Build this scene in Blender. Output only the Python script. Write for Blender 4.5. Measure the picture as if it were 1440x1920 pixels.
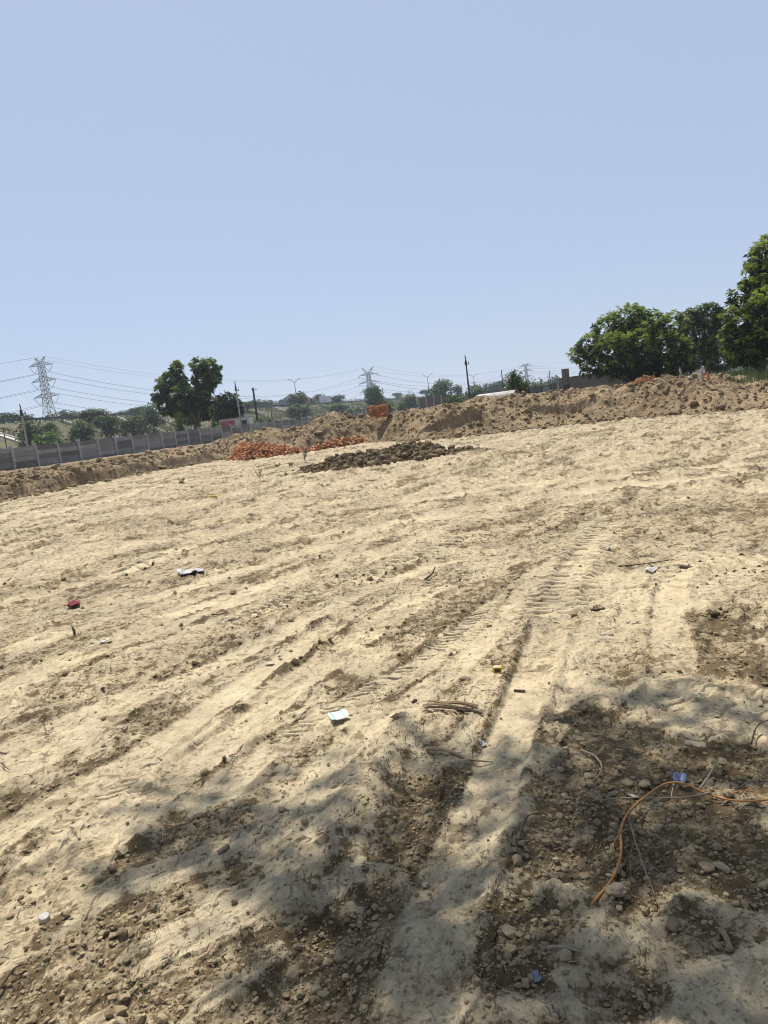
import bpy, math, random
import numpy as np
from math import radians, sin, cos, tan, atan, atan2, pi, hypot, sqrt, exp
from mathutils import Matrix, Vector

for o in list(bpy.data.objects): bpy.data.objects.remove(o)
S = bpy.context.scene
COL = S.collection

# ------------------------------------------------------------ camera
EYE = 1.55
FPX = 1400.0                       # focal length in pixels of the 1440 x 1920 photograph
ROLL = radians(7.1); PITCH = radians(7.39)
cf = np.array([0, cos(PITCH), -sin(PITCH)])
cr = cos(ROLL)*np.array([1, 0, 0.]) - sin(ROLL)*np.array([0, sin(PITCH), cos(PITCH)])
cu = sin(ROLL)*np.array([1, 0, 0.]) + cos(ROLL)*np.array([0, sin(PITCH), cos(PITCH)])
cam = bpy.data.cameras.new('camera'); camo = bpy.data.objects.new('camera', cam); COL.objects.link(camo)
M = Matrix.Identity(4)
for i in range(3):
    M[i][0] = cr[i]; M[i][1] = cu[i]; M[i][2] = -cf[i]
M[2][3] = EYE
camo.matrix_world = M
cam.sensor_fit = 'VERTICAL'; cam.sensor_height = 36; cam.sensor_width = 27
cam.lens = FPX/1920*36; cam.clip_start = 0.05; cam.clip_end = 12000
S.camera = camo
S.render.resolution_x = 768; S.render.resolution_y = 1024

# ------------------------------------------------------------ sky, sun, exposure
SUN_EL = radians(60); SUN_AZ = radians(-24)       # azimuth clockwise from +Y (ahead of the camera, a little to the left)
sun_dir = np.array([sin(SUN_AZ)*cos(SUN_EL), cos(SUN_AZ)*cos(SUN_EL), sin(SUN_EL)])
W = bpy.data.worlds.new('World'); S.world = W; W.use_nodes = True
wn = W.node_tree.nodes; wl = W.node_tree.links
bg = wn['Background']
sky = wn.new('ShaderNodeTexSky'); sky.sky_type = 'NISHITA'; sky.sun_disc = False
sky.sun_elevation = SUN_EL; sky.sun_rotation = SUN_AZ
sky.altitude = 200; sky.air_density = 1.0; sky.dust_density = 0.6; sky.ozone_density = 3.0
SKYMIX = wn.new('ShaderNodeMix'); SKYMIX.data_type = 'RGBA'; SKYMIX.inputs[0].default_value = .72     # milky summer haze over the whole sky
wl.new(sky.outputs[0], SKYMIX.inputs[6]); SKYMIX.inputs[7].default_value = (5.35, 6.35, 8.55, 1)
wl.new(SKYMIX.outputs[2], bg.inputs[0]); bg.inputs[1].default_value = 0.0635
HAZE = 0.00032
sl = bpy.data.lights.new('sun', 'SUN'); sl.energy = 4.4; sl.angle = radians(0.55); sl.color = (1.0, 0.955, 0.87)
so = bpy.data.objects.new('sun', sl); COL.objects.link(so); so.location = (0, 0, 60)
so.rotation_euler = Vector(sun_dir).to_track_quat('Z', 'Y').to_euler()
S.view_settings.view_transform = 'Standard'; S.view_settings.look = 'None'
S.view_settings.exposure = 0.62; S.view_settings.gamma = 1; S.view_settings.use_curve_mapping = False
S.cycles.use_denoising = True; S.cycles.max_bounces = 6; S.cycles.volume_bounces = 0
S.cycles.transparent_max_bounces = 8
S.cycles.pixel_filter_type = 'BLACKMAN_HARRIS'; S.cycles.filter_width = 1.0
S.cycles.denoising_prefilter = 'ACCURATE'

rng = np.random.default_rng(7); random.seed(7)

# ------------------------------------------------------------ camera geometry used for surveying the place
def ray(px, py):
    return cf*FPX + cr*(px-720) + cu*(960-py)
def G(px, py, z=0.0):
    d = ray(px, py); t = (z-EYE)/d[2]
    return np.array([d[0]*t, d[1]*t])
def hor(px):
    lo, hi = 0., 1900.
    for _ in range(40):
        m = (lo+hi)/2
        if ray(px, m)[2] > 0: lo = m
        else: hi = m
    return lo
def at(px, py, Z):
    """point at depth Z (metres along +Y) behind a place in the photograph"""
    d = ray(px, py); t = Z/d[1]
    return np.array([d[0]*t, Z, EYE+d[2]*t])

# ------------------------------------------------------------ noise
def hsh(ix, iy, seed):
    h = (ix.astype(np.int64)*374761393 + iy.astype(np.int64)*668265263 + seed*982451653) & 0xffffffff
    h = ((h ^ (h >> 13))*1274126177) & 0xffffffff
    h = ((h ^ (h >> 16))*2246822519) & 0xffffffff
    return ((h ^ (h >> 13)) & 0xffffff)/16777215.0
def vn(x, y, seed=0):
    x = np.asarray(x, float); y = np.asarray(y, float)
    ix = np.floor(x).astype(np.int64); iy = np.floor(y).astype(np.int64)
    fx = x-ix; fy = y-iy
    fx = fx*fx*fx*(fx*(fx*6-15)+10); fy = fy*fy*fy*(fy*(fy*6-15)+10)
    a = hsh(ix, iy, seed); b = hsh(ix+1, iy, seed); c = hsh(ix, iy+1, seed); d = hsh(ix+1, iy+1, seed)
    return (a*(1-fx)+b*fx)*(1-fy)+(c*(1-fx)+d*fx)*fy
def fbm(x, y, o=4, seed=0):
    s = 0; a = 1; t = 0
    for i in range(o):
        s = s+a*vn(x, y, seed+i*17); t += a; a *= .5
        x, y = 1.62*x+1.21*y+3.7, -1.21*x+1.62*y+1.3
    return s/t
def worley(x, y, seed=0):
    """distance to nearest and second nearest cell point"""
    ix = np.floor(x).astype(np.int64); iy = np.floor(y).astype(np.int64)
    f1 = np.full(x.shape, 9.); f2 = np.full(x.shape, 9.); idd = np.zeros(x.shape)
    for dx in (-1, 0, 1):
        for dy in (-1, 0, 1):
            cx = ix+dx; cy = iy+dy
            d = np.hypot(cx+hsh(cx, cy, seed)-x, cy+hsh(cx, cy, seed+5)-y)
            new = d < f1
            f2 = np.where(new, f1, np.minimum(f2, d)); idd = np.where(new, hsh(cx, cy, seed+9), idd)
            f1 = np.where(new, d, f1)
    return f1, f2, idd
def sst(a, b, x):
    t = np.clip((x-a)/(b-a), 0, 1); return t*t*(3-2*t)

# ------------------------------------------------------------ mesh helpers
def tag(o, label=None, cat=None, group=None, kind=None):
    if label: o['label'] = label
    if cat: o['category'] = cat
    if group: o['group'] = group
    if kind: o['kind'] = kind
    return o
def mesh_np(name, V, F, mat=None, smooth=False, attrs=None):
    V = np.asarray(V, np.float32); F = np.asarray(F, np.int32)
    me = bpy.data.meshes.new(name)
    me.vertices.add(len(V)); me.vertices.foreach_set('co', V.ravel())
    n, k = F.shape
    me.loops.add(n*k); me.loops.foreach_set('vertex_index', F.ravel())
    me.polygons.add(n); me.polygons.foreach_set('loop_start', np.arange(0, n*k, k, dtype=np.int32))
    me.polygons.foreach_set('use_smooth', np.full(n, smooth))
    me.update(calc_edges=True)
    for a, v in (attrs or {}).items():
        at_ = me.attributes.new(a, 'FLOAT', 'POINT'); at_.data.foreach_set('value', np.asarray(v, np.float32))
    if mat: me.materials.append(mat)
    return me
def link(name, me, parent=None, loc=None, rot=None, scale=None):
    o = bpy.data.objects.new(name, me); COL.objects.link(o)
    if parent: o.parent = parent
    if loc is not None: o.location = [float(c) for c in loc]
    if rot is not None: o.rotation_euler = rot
    if scale is not None: o.scale = scale
    return o
def empty(name, loc, rz=0, label=None, cat=None, group=None):
    o = link(name, None, None, loc, (0, 0, rz)); o.empty_display_size = .2
    return tag(o, label, cat, group)
def dup(o, parent=None):
    c = o.copy(); COL.objects.link(c); c.parent = parent
    for ch in list(o.children): dup(ch, c)
    return c

class MB:
    """collects simple shapes; quads and triangles"""
    def __init__(s): s.v = []; s.f = []
    def add(s, vs, fs):
        b = len(s.v); s.v += [tuple(map(float, v)) for v in vs]; s.f += [tuple(i+b for i in f) for f in fs]
    def box(s, c, d, rz=0, bev=0, jit=0):
        x, y, z = [k/2 for k in d]
        pts = [(a*x, b*y, e*z) for e in (-1, 1) for a, b in ((-1, -1), (1, -1), (1, 1), (-1, 1))]
        ca, sa = cos(rz), sin(rz)
        pts = [(p[0]*ca-p[1]*sa+c[0]+random.uniform(-jit, jit), p[0]*sa+p[1]*ca+c[1]+random.uniform(-jit, jit), p[2]+c[2]+random.uniform(-jit, jit)) for p in pts]
        s.add(pts, [(3, 2, 1, 0), (4, 5, 6, 7), (0, 1, 5, 4), (1, 2, 6, 5), (2, 3, 7, 6), (3, 0, 4, 7)])
    def tube(s, pts, rad, n=6, cap=True, flat=1.0):
        pts = [Vector([float(c) for c in p]) for p in pts]
        if not hasattr(rad, '__len__'): rad = [rad]*len(pts)
        b = len(s.v); up = Vector((0, 0, 1))
        for i, p in enumerate(pts):
            t = (pts[min(i+1, len(pts)-1)]-pts[max(i-1, 0)])
            t = t.normalized() if t.length > 1e-9 else Vector((0, 0, 1))
            a = t.cross(up if abs(t.z) < .95 else Vector((1, 0, 0))).normalized(); c = a.cross(t)
            for k in range(n):
                q = p+(a*cos(2*pi*k/n)+c*sin(2*pi*k/n)*flat)*rad[i]
                s.v.append(tuple(q))
        for i in range(len(pts)-1):
            for k in range(n):
                s.f.append((b+i*n+k, b+i*n+(k+1) % n, b+(i+1)*n+(k+1) % n, b+(i+1)*n+k))
        if cap:
            s.f.append(tuple(b+k for k in range(n))[::-1]); s.f.append(tuple(b+(len(pts)-1)*n+k for k in range(n)))
    def mesh(s, name, mat, smooth=False):
        me = bpy.data.meshes.new(name); me.from_pydata(s.v, [], s.f); me.materials.append(mat)
        if smooth: me.polygons.foreach_set('use_smooth', [True]*len(me.polygons))
        me.update(); return me
    def build(s, name, mat, parent=None, loc=None, rot=None, smooth=False):
        return link(name, s.mesh(name, mat, smooth), parent, loc, rot)

# ------------------------------------------------------------ materials
def mat(name):
    m = bpy.data.materials.new(name); m.use_nodes = True
    nt = m.node_tree; b = nt.nodes['Principled BSDF']; b.inputs['Roughness'].default_value = .9
    b.inputs['Specular IOR Level'].default_value = .2
    return m, nt, b
def noise_node(nt, scale, detail=4, rough=.6, vec=None, dist=0):
    n = nt.nodes.new('ShaderNodeTexNoise'); n.inputs['Scale'].default_value = scale
    n.inputs['Detail'].default_value = detail; n.inputs['Roughness'].default_value = rough; n.inputs['Distortion'].default_value = dist
    if vec: nt.links.new(vec, n.inputs['Vector'])
    return n
def ramp(nt, src, stops):
    r = nt.nodes.new('ShaderNodeValToRGB'); e = r.color_ramp.elements
    while len(e) < len(stops): e.new(.5)
    for k, (p, c) in zip(e, stops): k.position = p; k.color = (*c, 1) if len(c) == 3 else c
    nt.links.new(src, r.inputs[0]); return r
def mixc(nt, fac, a, b, mode='MIX'):
    m = nt.nodes.new('ShaderNodeMix'); m.data_type = 'RGBA'; m.blend_type = mode
    for i, s in ((0, fac), (6, a), (7, b)):
        if isinstance(s, (int, float)): m.inputs[i].default_value = s
        elif isinstance(s, tuple): m.inputs[i].default_value = (*s, 1)
        else: nt.links.new(s, m.inputs[i])
    return m.outputs[2]
def simple(name, c, rough=.8, var=.18, scale=8, metal=0, spec=.2, bump=0, c2=None):
    m, nt, b = mat(name)
    tc = nt.nodes.new('ShaderNodeTexCoord')
    n = noise_node(nt, scale, 5, .65, tc.outputs['Object'])
    hi = c2 or tuple(min(1, k*(1+var)) for k in c); lo = tuple(k*(1-var) for k in c)
    r = ramp(nt, n.outputs[0], [(.3, lo), (.7, hi)])
    nt.links.new(r.outputs[0], b.inputs['Base Color']); b.inputs['Roughness'].default_value = rough
    b.inputs['Metallic'].default_value = metal; b.inputs['Specular IOR Level'].default_value = spec
    if bump:
        bp = nt.nodes.new('ShaderNodeBump'); bp.inputs['Strength'].default_value = .6; bp.inputs['Distance'].default_value = bump
        nt.links.new(n.outputs[0], bp.inputs['Height']); nt.links.new(bp.outputs[0], b.inputs['Normal'])
    return m
def soil(name, pale, mid, dark, attr=True, s=1.0, bumpd=.012, clump_shade=0):
    """dry earth: pale crust, brown loose soil (mesh attribute 'loose'), grain and small relief"""
    m, nt, b = mat(name)
    tc = nt.nodes.new('ShaderNodeTexCoord'); v = tc.outputs['Object']
    n1 = noise_node(nt, 1.3*s, 6, .6, v); n2 = noise_node(nt, 14*s, 8, .7, v); n3 = noise_node(nt, 90*s, 5, .75, v)
    if attr:
        a = nt.nodes.new('ShaderNodeAttribute'); a.attribute_name = 'loose'; fac = a.outputs['Fac']
    c = mixc(nt, fac, pale, mid) if attr else mixc(nt, n1.outputs[0], pale, mid)
    r = ramp(nt, n2.outputs[0], [(.36, (1, 1, 1)), (.62, (0, 0, 0))])
    mm = nt.nodes.new('ShaderNodeMath'); mm.operation = 'MULTIPLY'; mm.inputs[1].default_value = .45
    nt.links.new(r.outputs[0], mm.inputs[0])
    c = mixc(nt, mm.outputs[0], c, dark)
    if clump_shade:      # ragged dark patches: turned up soil plus painted small shadows of clods and gaps
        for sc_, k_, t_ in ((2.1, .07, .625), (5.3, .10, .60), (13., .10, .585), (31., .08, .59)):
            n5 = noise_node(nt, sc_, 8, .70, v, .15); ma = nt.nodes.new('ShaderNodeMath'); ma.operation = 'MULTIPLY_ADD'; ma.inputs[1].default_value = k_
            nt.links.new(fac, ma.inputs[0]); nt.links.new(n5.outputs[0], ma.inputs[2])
            r5 = ramp(nt, ma.outputs[0], [(t_, (0, 0, 0)), (t_+.035, (clump_shade,)*3)]); c = mixc(nt, r5.outputs[0], c, dark)
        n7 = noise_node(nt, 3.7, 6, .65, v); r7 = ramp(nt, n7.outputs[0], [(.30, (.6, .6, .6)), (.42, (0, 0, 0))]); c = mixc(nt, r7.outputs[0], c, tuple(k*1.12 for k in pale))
    if clump_shade:      # soil pressed smooth and pale by the tyres
        pa_ = nt.nodes.new('ShaderNodeAttribute'); pa_.attribute_name = 'packed'; pm = nt.nodes.new('ShaderNodeMath'); pm.operation = 'MULTIPLY'; pm.inputs[1].default_value = .34
        nt.links.new(pa_.outputs['Fac'], pm.inputs[0]); c = mixc(nt, pm.outputs[0], c, tuple(k*1.06 for k in pale))
    r1 = ramp(nt, n1.outputs[0], [(.3, (.76, .765, .78)), (.7, (1.10, 1.09, 1.07))]); c = mixc(nt, 1.0, c, r1.outputs[0], 'MULTIPLY')
    r3 = ramp(nt, n3.outputs[0], [(.3, (.82, .81, .79)), (.7, (1.12, 1.12, 1.12))]); c = mixc(nt, 1.0, c, r3.outputs[0], 'MULTIPLY')
    nt.links.new(c, b.inputs['Base Color']); b.inputs['Roughness'].default_value = .95; b.inputs['Specular IOR Level'].default_value = .1
    add = nt.nodes.new('ShaderNodeMath'); add.operation = 'MULTIPLY_ADD'; add.inputs[1].default_value = .35
    nt.links.new(n3.outputs[0], add.inputs[0]); nt.links.new(n2.outputs[0], add.inputs[2])
    bp = nt.nodes.new('ShaderNodeBump'); bp.inputs['Strength'].default_value = .8; bp.inputs['Distance'].default_value = bumpd
    nt.links.new(add.outputs[0], bp.inputs['Height']); nt.links.new(bp.outputs[0], b.inputs['Normal'])
    return m
def plate_bump(m, dist=.012):
    """adds broken crust plates (sharp small steps) to a soil material"""
    nt = m.node_tree; b = nt.nodes['Principled BSDF']; old = b.inputs['Normal'].links[0].from_socket
    tc = nt.nodes.new('ShaderNodeTexCoord'); mp = nt.nodes.new('ShaderNodeMapping'); mp.inputs['Rotation'].default_value = (0, 0, radians(30)); mp.inputs['Scale'].default_value = (1, .45, 1)
    nt.links.new(tc.outputs['Object'], mp.inputs[0]); prev = old
    for sc_, d_, lo_e, hi_e in ((2.6, dist*2.2, .50, .545), (7.0, dist, .50, .55), (19., dist*.35, .47, .56)):
        n = noise_node(nt, sc_, 5, .60, mp.outputs[0], .1); r = ramp(nt, n.outputs[0], [(lo_e, (0, 0, 0)), (hi_e, (1, 1, 1))])
        bp = nt.nodes.new('ShaderNodeBump'); bp.inputs['Distance'].default_value = d_
        ta = nt.nodes.new('ShaderNodeAttribute'); ta.attribute_name = 'packed'; mr = nt.nodes.new('ShaderNodeMapRange'); mr.inputs[3].default_value = .7; mr.inputs[4].default_value = .32
        nt.links.new(ta.outputs['Fac'], mr.inputs[0]); nt.links.new(mr.outputs[0], bp.inputs['Strength'])
        nt.links.new(r.outputs[0], bp.inputs['Height']); nt.links.new(prev, bp.inputs['Normal']); prev = bp.outputs[0]
    nt.links.new(prev, b.inputs['Normal'])
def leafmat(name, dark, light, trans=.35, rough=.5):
    """leaf colour by mesh attribute 'tint' (0 old leaf and painted shade inside crowns, 1 young yellow green leaf and painted sunlit tips)"""
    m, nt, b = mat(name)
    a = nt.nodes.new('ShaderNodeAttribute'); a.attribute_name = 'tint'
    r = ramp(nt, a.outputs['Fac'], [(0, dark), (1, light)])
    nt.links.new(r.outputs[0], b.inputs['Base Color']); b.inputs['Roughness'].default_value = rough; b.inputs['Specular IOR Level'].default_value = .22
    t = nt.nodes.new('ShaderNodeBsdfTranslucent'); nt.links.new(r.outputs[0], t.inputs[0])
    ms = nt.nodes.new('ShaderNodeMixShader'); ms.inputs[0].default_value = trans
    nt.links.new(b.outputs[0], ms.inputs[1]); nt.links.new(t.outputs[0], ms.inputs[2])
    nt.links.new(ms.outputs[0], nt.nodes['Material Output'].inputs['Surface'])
    return m

PALE = (.53, .442, .292); MID = (.31, .243, .15); DARK = (.115, .083, .045)
M_ground = soil('dry_field_soil', PALE, MID, DARK, clump_shade=.9)
plate_bump(M_ground)
M_clod = soil('loose_clod_soil', (.40, .32, .20), (.26, .20, .12), (.16, .12, .07), s=1.5, bumpd=.006)
M_mound = soil('dug_brown_soil', (.37, .275, .165), (.25, .183, .106), (.14, .102, .058), s=.35, bumpd=.04)
plate_bump(M_mound, .02)
M_pile = soil('dark_dug_soil', (.25, .187, .112), (.175, .13, .076), (.115, .085, .05), s=.6, bumpd=.03)
M_conc = simple('precast_concrete', (.20, .195, .185), .9, .22, 3.0, bump=.004)
M_conc2 = simple('pale_concrete_post', (.36, .345, .33), .9, .18, 4.0)
M_white = simple('chute_concrete', (.50, .47, .41), .9, .2, 3)
M_brick = simple('fired_clay_brick', (.46, .185, .075), .9, .28, 7, c2=(.62, .33, .165))
M_brick2 = simple('stacked_clay_brick', (.31, .125, .062), .9, .25, 6)
M_bark = simple('bark', (.10, .075, .052), .95, .3, 9, bump=.01)
M_steel = simple('galvanised_steel', (.17, .18, .20), .55, .1, 3, metal=.3)
M_wire = simple('conductor', (.14, .145, .16), .5, .1, 1)
M_darkmetal = simple('dark_metal', (.05, .048, .05), .6, .2, 5)
M_rust = simple('rusty_steel', (.13, .075, .05), .8, .3, 8)
M_pole = simple('pole_concrete', (.30, .28, .26), .85, .15, 5)
def vary(m, amt=.3):
    """each piece a little lighter or darker than the next"""
    nt = m.node_tree; b = nt.nodes['Principled BSDF']; src = b.inputs['Base Color'].links[0].from_socket
    oi = nt.nodes.new('ShaderNodeObjectInfo'); r = ramp(nt, oi.outputs['Random'], [(0, (1-amt,)*3), (1, (1+amt,)*3)]); nt.links.new(mixc(nt, 1.0, src, r.outputs[0], 'MULTIPLY'), b.inputs['Base Color'])
vary(M_conc, .42); vary(M_brick); vary(M_brick2)
M_greyblock = simple('weathered_block_wall', (.13, .115, .105), .95, .3, 2.0, bump=.01)
L_mango = leafmat('mango_leaves', (.015, .035, .010), (.29, .36, .06), .38)
L_dark = leafmat('dark_leaves', (.015, .036, .012), (.20, .28, .05), .34)
L_grey = leafmat('acacia_leaves', (.045, .075, .032), (.125, .17, .07), .3, .7)
L_bright = leafmat('fresh_leaves', (.06, .12, .02), (.22, .32, .05), .35)
L_grass = leafmat('grass_blades', (.05, .075, .025), (.16, .19, .07), .3, .7)

# ------------------------------------------------------------ the field: where its edge (foot of bank and mound) runs
foot_px = [(0,940),(112,919),(204,900),(281,886),(340,875),(415,862),(560,847),(700,829),(790,826),(890,816),(1000,803),(1100,792),(1200,782),(1300,775),(1440,764)]
FP = [G(*p) for p in foot_px]
ext_l = [FP[0]+np.array([-.287, -.958])*k for k in (30, 18, 8)]
ext_r = [FP[-1]+np.array([.80, -.60])*k for k in (8, 18, 30)]
FP = np.array([(-34, -20)]+ext_l+FP+ext_r+[(44, -20)])
FAZ = np.degrees(np.arctan2(FP[:, 0], FP[:, 1])); FR = np.hypot(FP[:, 0], FP[:, 1])
def foot_r(az):
    return 1/np.interp(az, FAZ, 1/FR)
crest_px = [(300,835),(400,832),(430,824),(476,811),(520,810),(560,806),(601,786),(630,778),(660,784),(690,784),(740,779),(780,771),(820,763),(880,753),(900,750),(960,745),(1040,740),(1100,735),(1150,729),(1200,719),(1240,710),(1300,707),(1360,713),(1400,726),(1440,732)]
CAZ = []; CZ = []
for p in crest_px:
    g = ray(*p); a = math.degrees(atan2(g[0], g[1])); rr = float(foot_r(a))+3.8
    CAZ.append(a); CZ.append(EYE+g[2]/hypot(g[0], g[1])*rr)
AZ_J = math.degrees(atan2(*ray(428, 840)[:2]))

# tyre tracks surveyed on the field: points, half width, depth, lugs
TR = [
 ([(715,2250),(770,1900),(800,1760),(850,1620),(905,1500),(955,1380),(1000,1260),(1035,1150),(1075,1060),(1110,1010),(1130,985)], .125, .024, 1),
 ([(380,1520),(480,1412),(560,1372),(627,1335),(700,1290),(780,1250),(860,1190),(930,1130),(1000,1080),(1100,1020)], .13, .016, 1),
 ([(-200,1930),(0,1745),(60,1680),(200,1560),(330,1450),(430,1380),(520,1300),(600,1240),(700,1170),(820,1100)], .15, .020, 0),
 ([(-100,1500),(100,1400),(200,1338),(310,1277),(400,1243),(500,1200),(600,1150),(700,1100),(850,1040)], .13, .018, 1),
 ([(-150,1700),(0,1560),(120,1480),(243,1420),(350,1350),(480,1262),(560,1215),(680,1130)], .12, .018, 0),
 ([(-150,1160),(0,1128),(90,1105),(200,1080),(300,1047),(400,1003)], .28, .045, 1),
 ([(-150,1025),(0,985),(150,948),(300,910),(420,886),(520,872)], .5, .04, 0),
 ([(-100,1010),(0,965),(150,930),(300,897),(420,875)], .35, .03, 0),
 ([(1500,1345),(1400,1325),(1290,1305),(1180,1300)], .35, .014, 2),
 ([(1240,1330),(1270,1250),(1250,1150),(1262,1090),(1300,1050)], .12, .012, 0),
 ([(0,1290),(150,1225),(300,1160),(450,1110),(600,1060),(800,1000)], .16, .014, 0),
 ([(0,1230),(150,1165),(330,1105),(500,1055),(700,990),(900,940)], .2, .012, 0),
 ([(560,1480),(680,1380),(800,1290),(900,1210),(960,1140),(1010,1060)], .10, .010, 0),
 ([(-100,1800),(30,1640),(150,1540),(280,1440),(400,1360),(520,1300),(640,1230)], .06, .012, 0),
 ([(-100,1340),(60,1270),(220,1205),(380,1150),(560,1085),(760,1030)], .12, .016, 1),
 ([(600,960),(800,935),(1000,905),(1250,880),(1440,865)], .3, .03, 0),
 ([(500,1010),(740,980),(960,940),(1200,905),(1460,880)], .3, .03, 0),
]
RIDGES = [([(470,1760),(560,1620),(640,1530),(700,1450),(755,1380),(785,1330)], .12, .045),
          ([(700,1440),(760,1420),(820,1400)], .08, .02),
          ([(700,1900),(760,1760),(800,1650)], .05, .012),
          ([(230,1075),(310,1040),(360,1025)], .18, .05)]
# deep loose gravelly patches: px, py, radius m, strength
PATCH = [(100,1200,1.0,.42),(300,1250,.6,.36),(930,1230,.35,.42),(1150,1000,1.3,.36),(200,1100,1.3,.36),(650,1180,.6,.3),(700,1080,.9,.28),(1300,1200,.6,.36),(150,1480,.4,.3),(1000,1130,.5,.36),(560,1010,1.5,.28),(1300,960,1.6,.3),(250,980,1.6,.32),(830,1470,.22,1.),(790,1560,.2,1.),(750,1680,.17,1.),(650,1760,.17,.9),(620,1850,.18,.9),(730,1800,.12,.8),(1010,1700,.2,1),(960,1790,.16,1),(1080,1600,.24,1),(1160,1560,.25,1),
  (1250,1500,.3,1),(1330,1600,.26,1),(1410,1650,.2,1),(1300,1420,.35,.9),(1200,1390,.3,.9),(1100,1340,.22,.9),(1100,1470,.25,.9),(1400,1250,.35,1.),(1330,1240,.3,.8),(1400,1480,.2,.6),(1180,1650,.2,.8),
  (1340,1750,.16,.7),(60,1660,.22,1),(140,1600,.15,.9),(20,1700,.1,.9),(60,1500,.25,.8),(30,1880,.12,.7),(270,1325,.25,.8),(320,1340,.2,.8),(430,1780,.1,.5),(1150,1830,.15,.6),
  (1330,1160,.22,1.),(900,1180,.3,.4),(930,1010,.6,.4),(1170,985,.9,.3),(120,1100,.7,.6),(400,1090,.5,.4),(1370,945,.6,.5),(1200,1235,.3,.6),(330,1540,.12,.6),(560,1390,.15,.7),(340,1430,.15,.7)]
SMG = [(G(a, b), r_) for a, b, r_ in ((90,1375,.42),(330,1372,.3),(1290,1112,.55),(1130,1180,.5),(880,1650,.22),(840,1740,.15),(1060,1290,.25),(450,1345,.2),(620,1540,.14),(700,1240,.3),(560,1500,.15),(950,1520,.16),(1330,1880,.2),(200,1520,.2),(1150,1100,.5))]
TRG = [(np.array([G(*p) for p in pts]), w, d, l) for pts, w, d, l in TR]
RDG = [(np.array([G(*p) for p in pts]), w, d) for pts, w, d in RIDGES]
PTG = [(G(a, b), r, s) for a, b, r, s in PATCH]
def pdist(x, y, P):
    """distance to polyline, arclength and side"""
    bd = np.full(x.shape, 1e9); bs = np.zeros(x.shape); sg = np.zeros(x.shape); L = 0
    for a, b in zip(P[:-1], P[1:]):
        e = b-a; l = np.hypot(*e); ux, uy = e/l
        t = np.clip((x-a[0])*ux+(y-a[1])*uy, 0, l)
        dx = x-a[0]-t*ux; dy = y-a[1]-t*uy; d = np.hypot(dx, dy); m = d < bd
        bd = np.where(m, d, bd); bs = np.where(m, L+t, bs); sg = np.where(m, dx*uy-dy*ux, sg); L += l
    return bd, bs, sg, L
def chaikin(P, n=2):
    for _ in range(n):
        Q = [P[0]]
        for a, b in zip(P[:-1], P[1:]): Q += [a*.75+b*.25, a*.25+b*.75]
        P = np.array(Q+[P[-1]])
    return P
TRG = [(chaikin(P), w, d, l) for P, w, d, l in TRG]
TH = radians(30)
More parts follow.
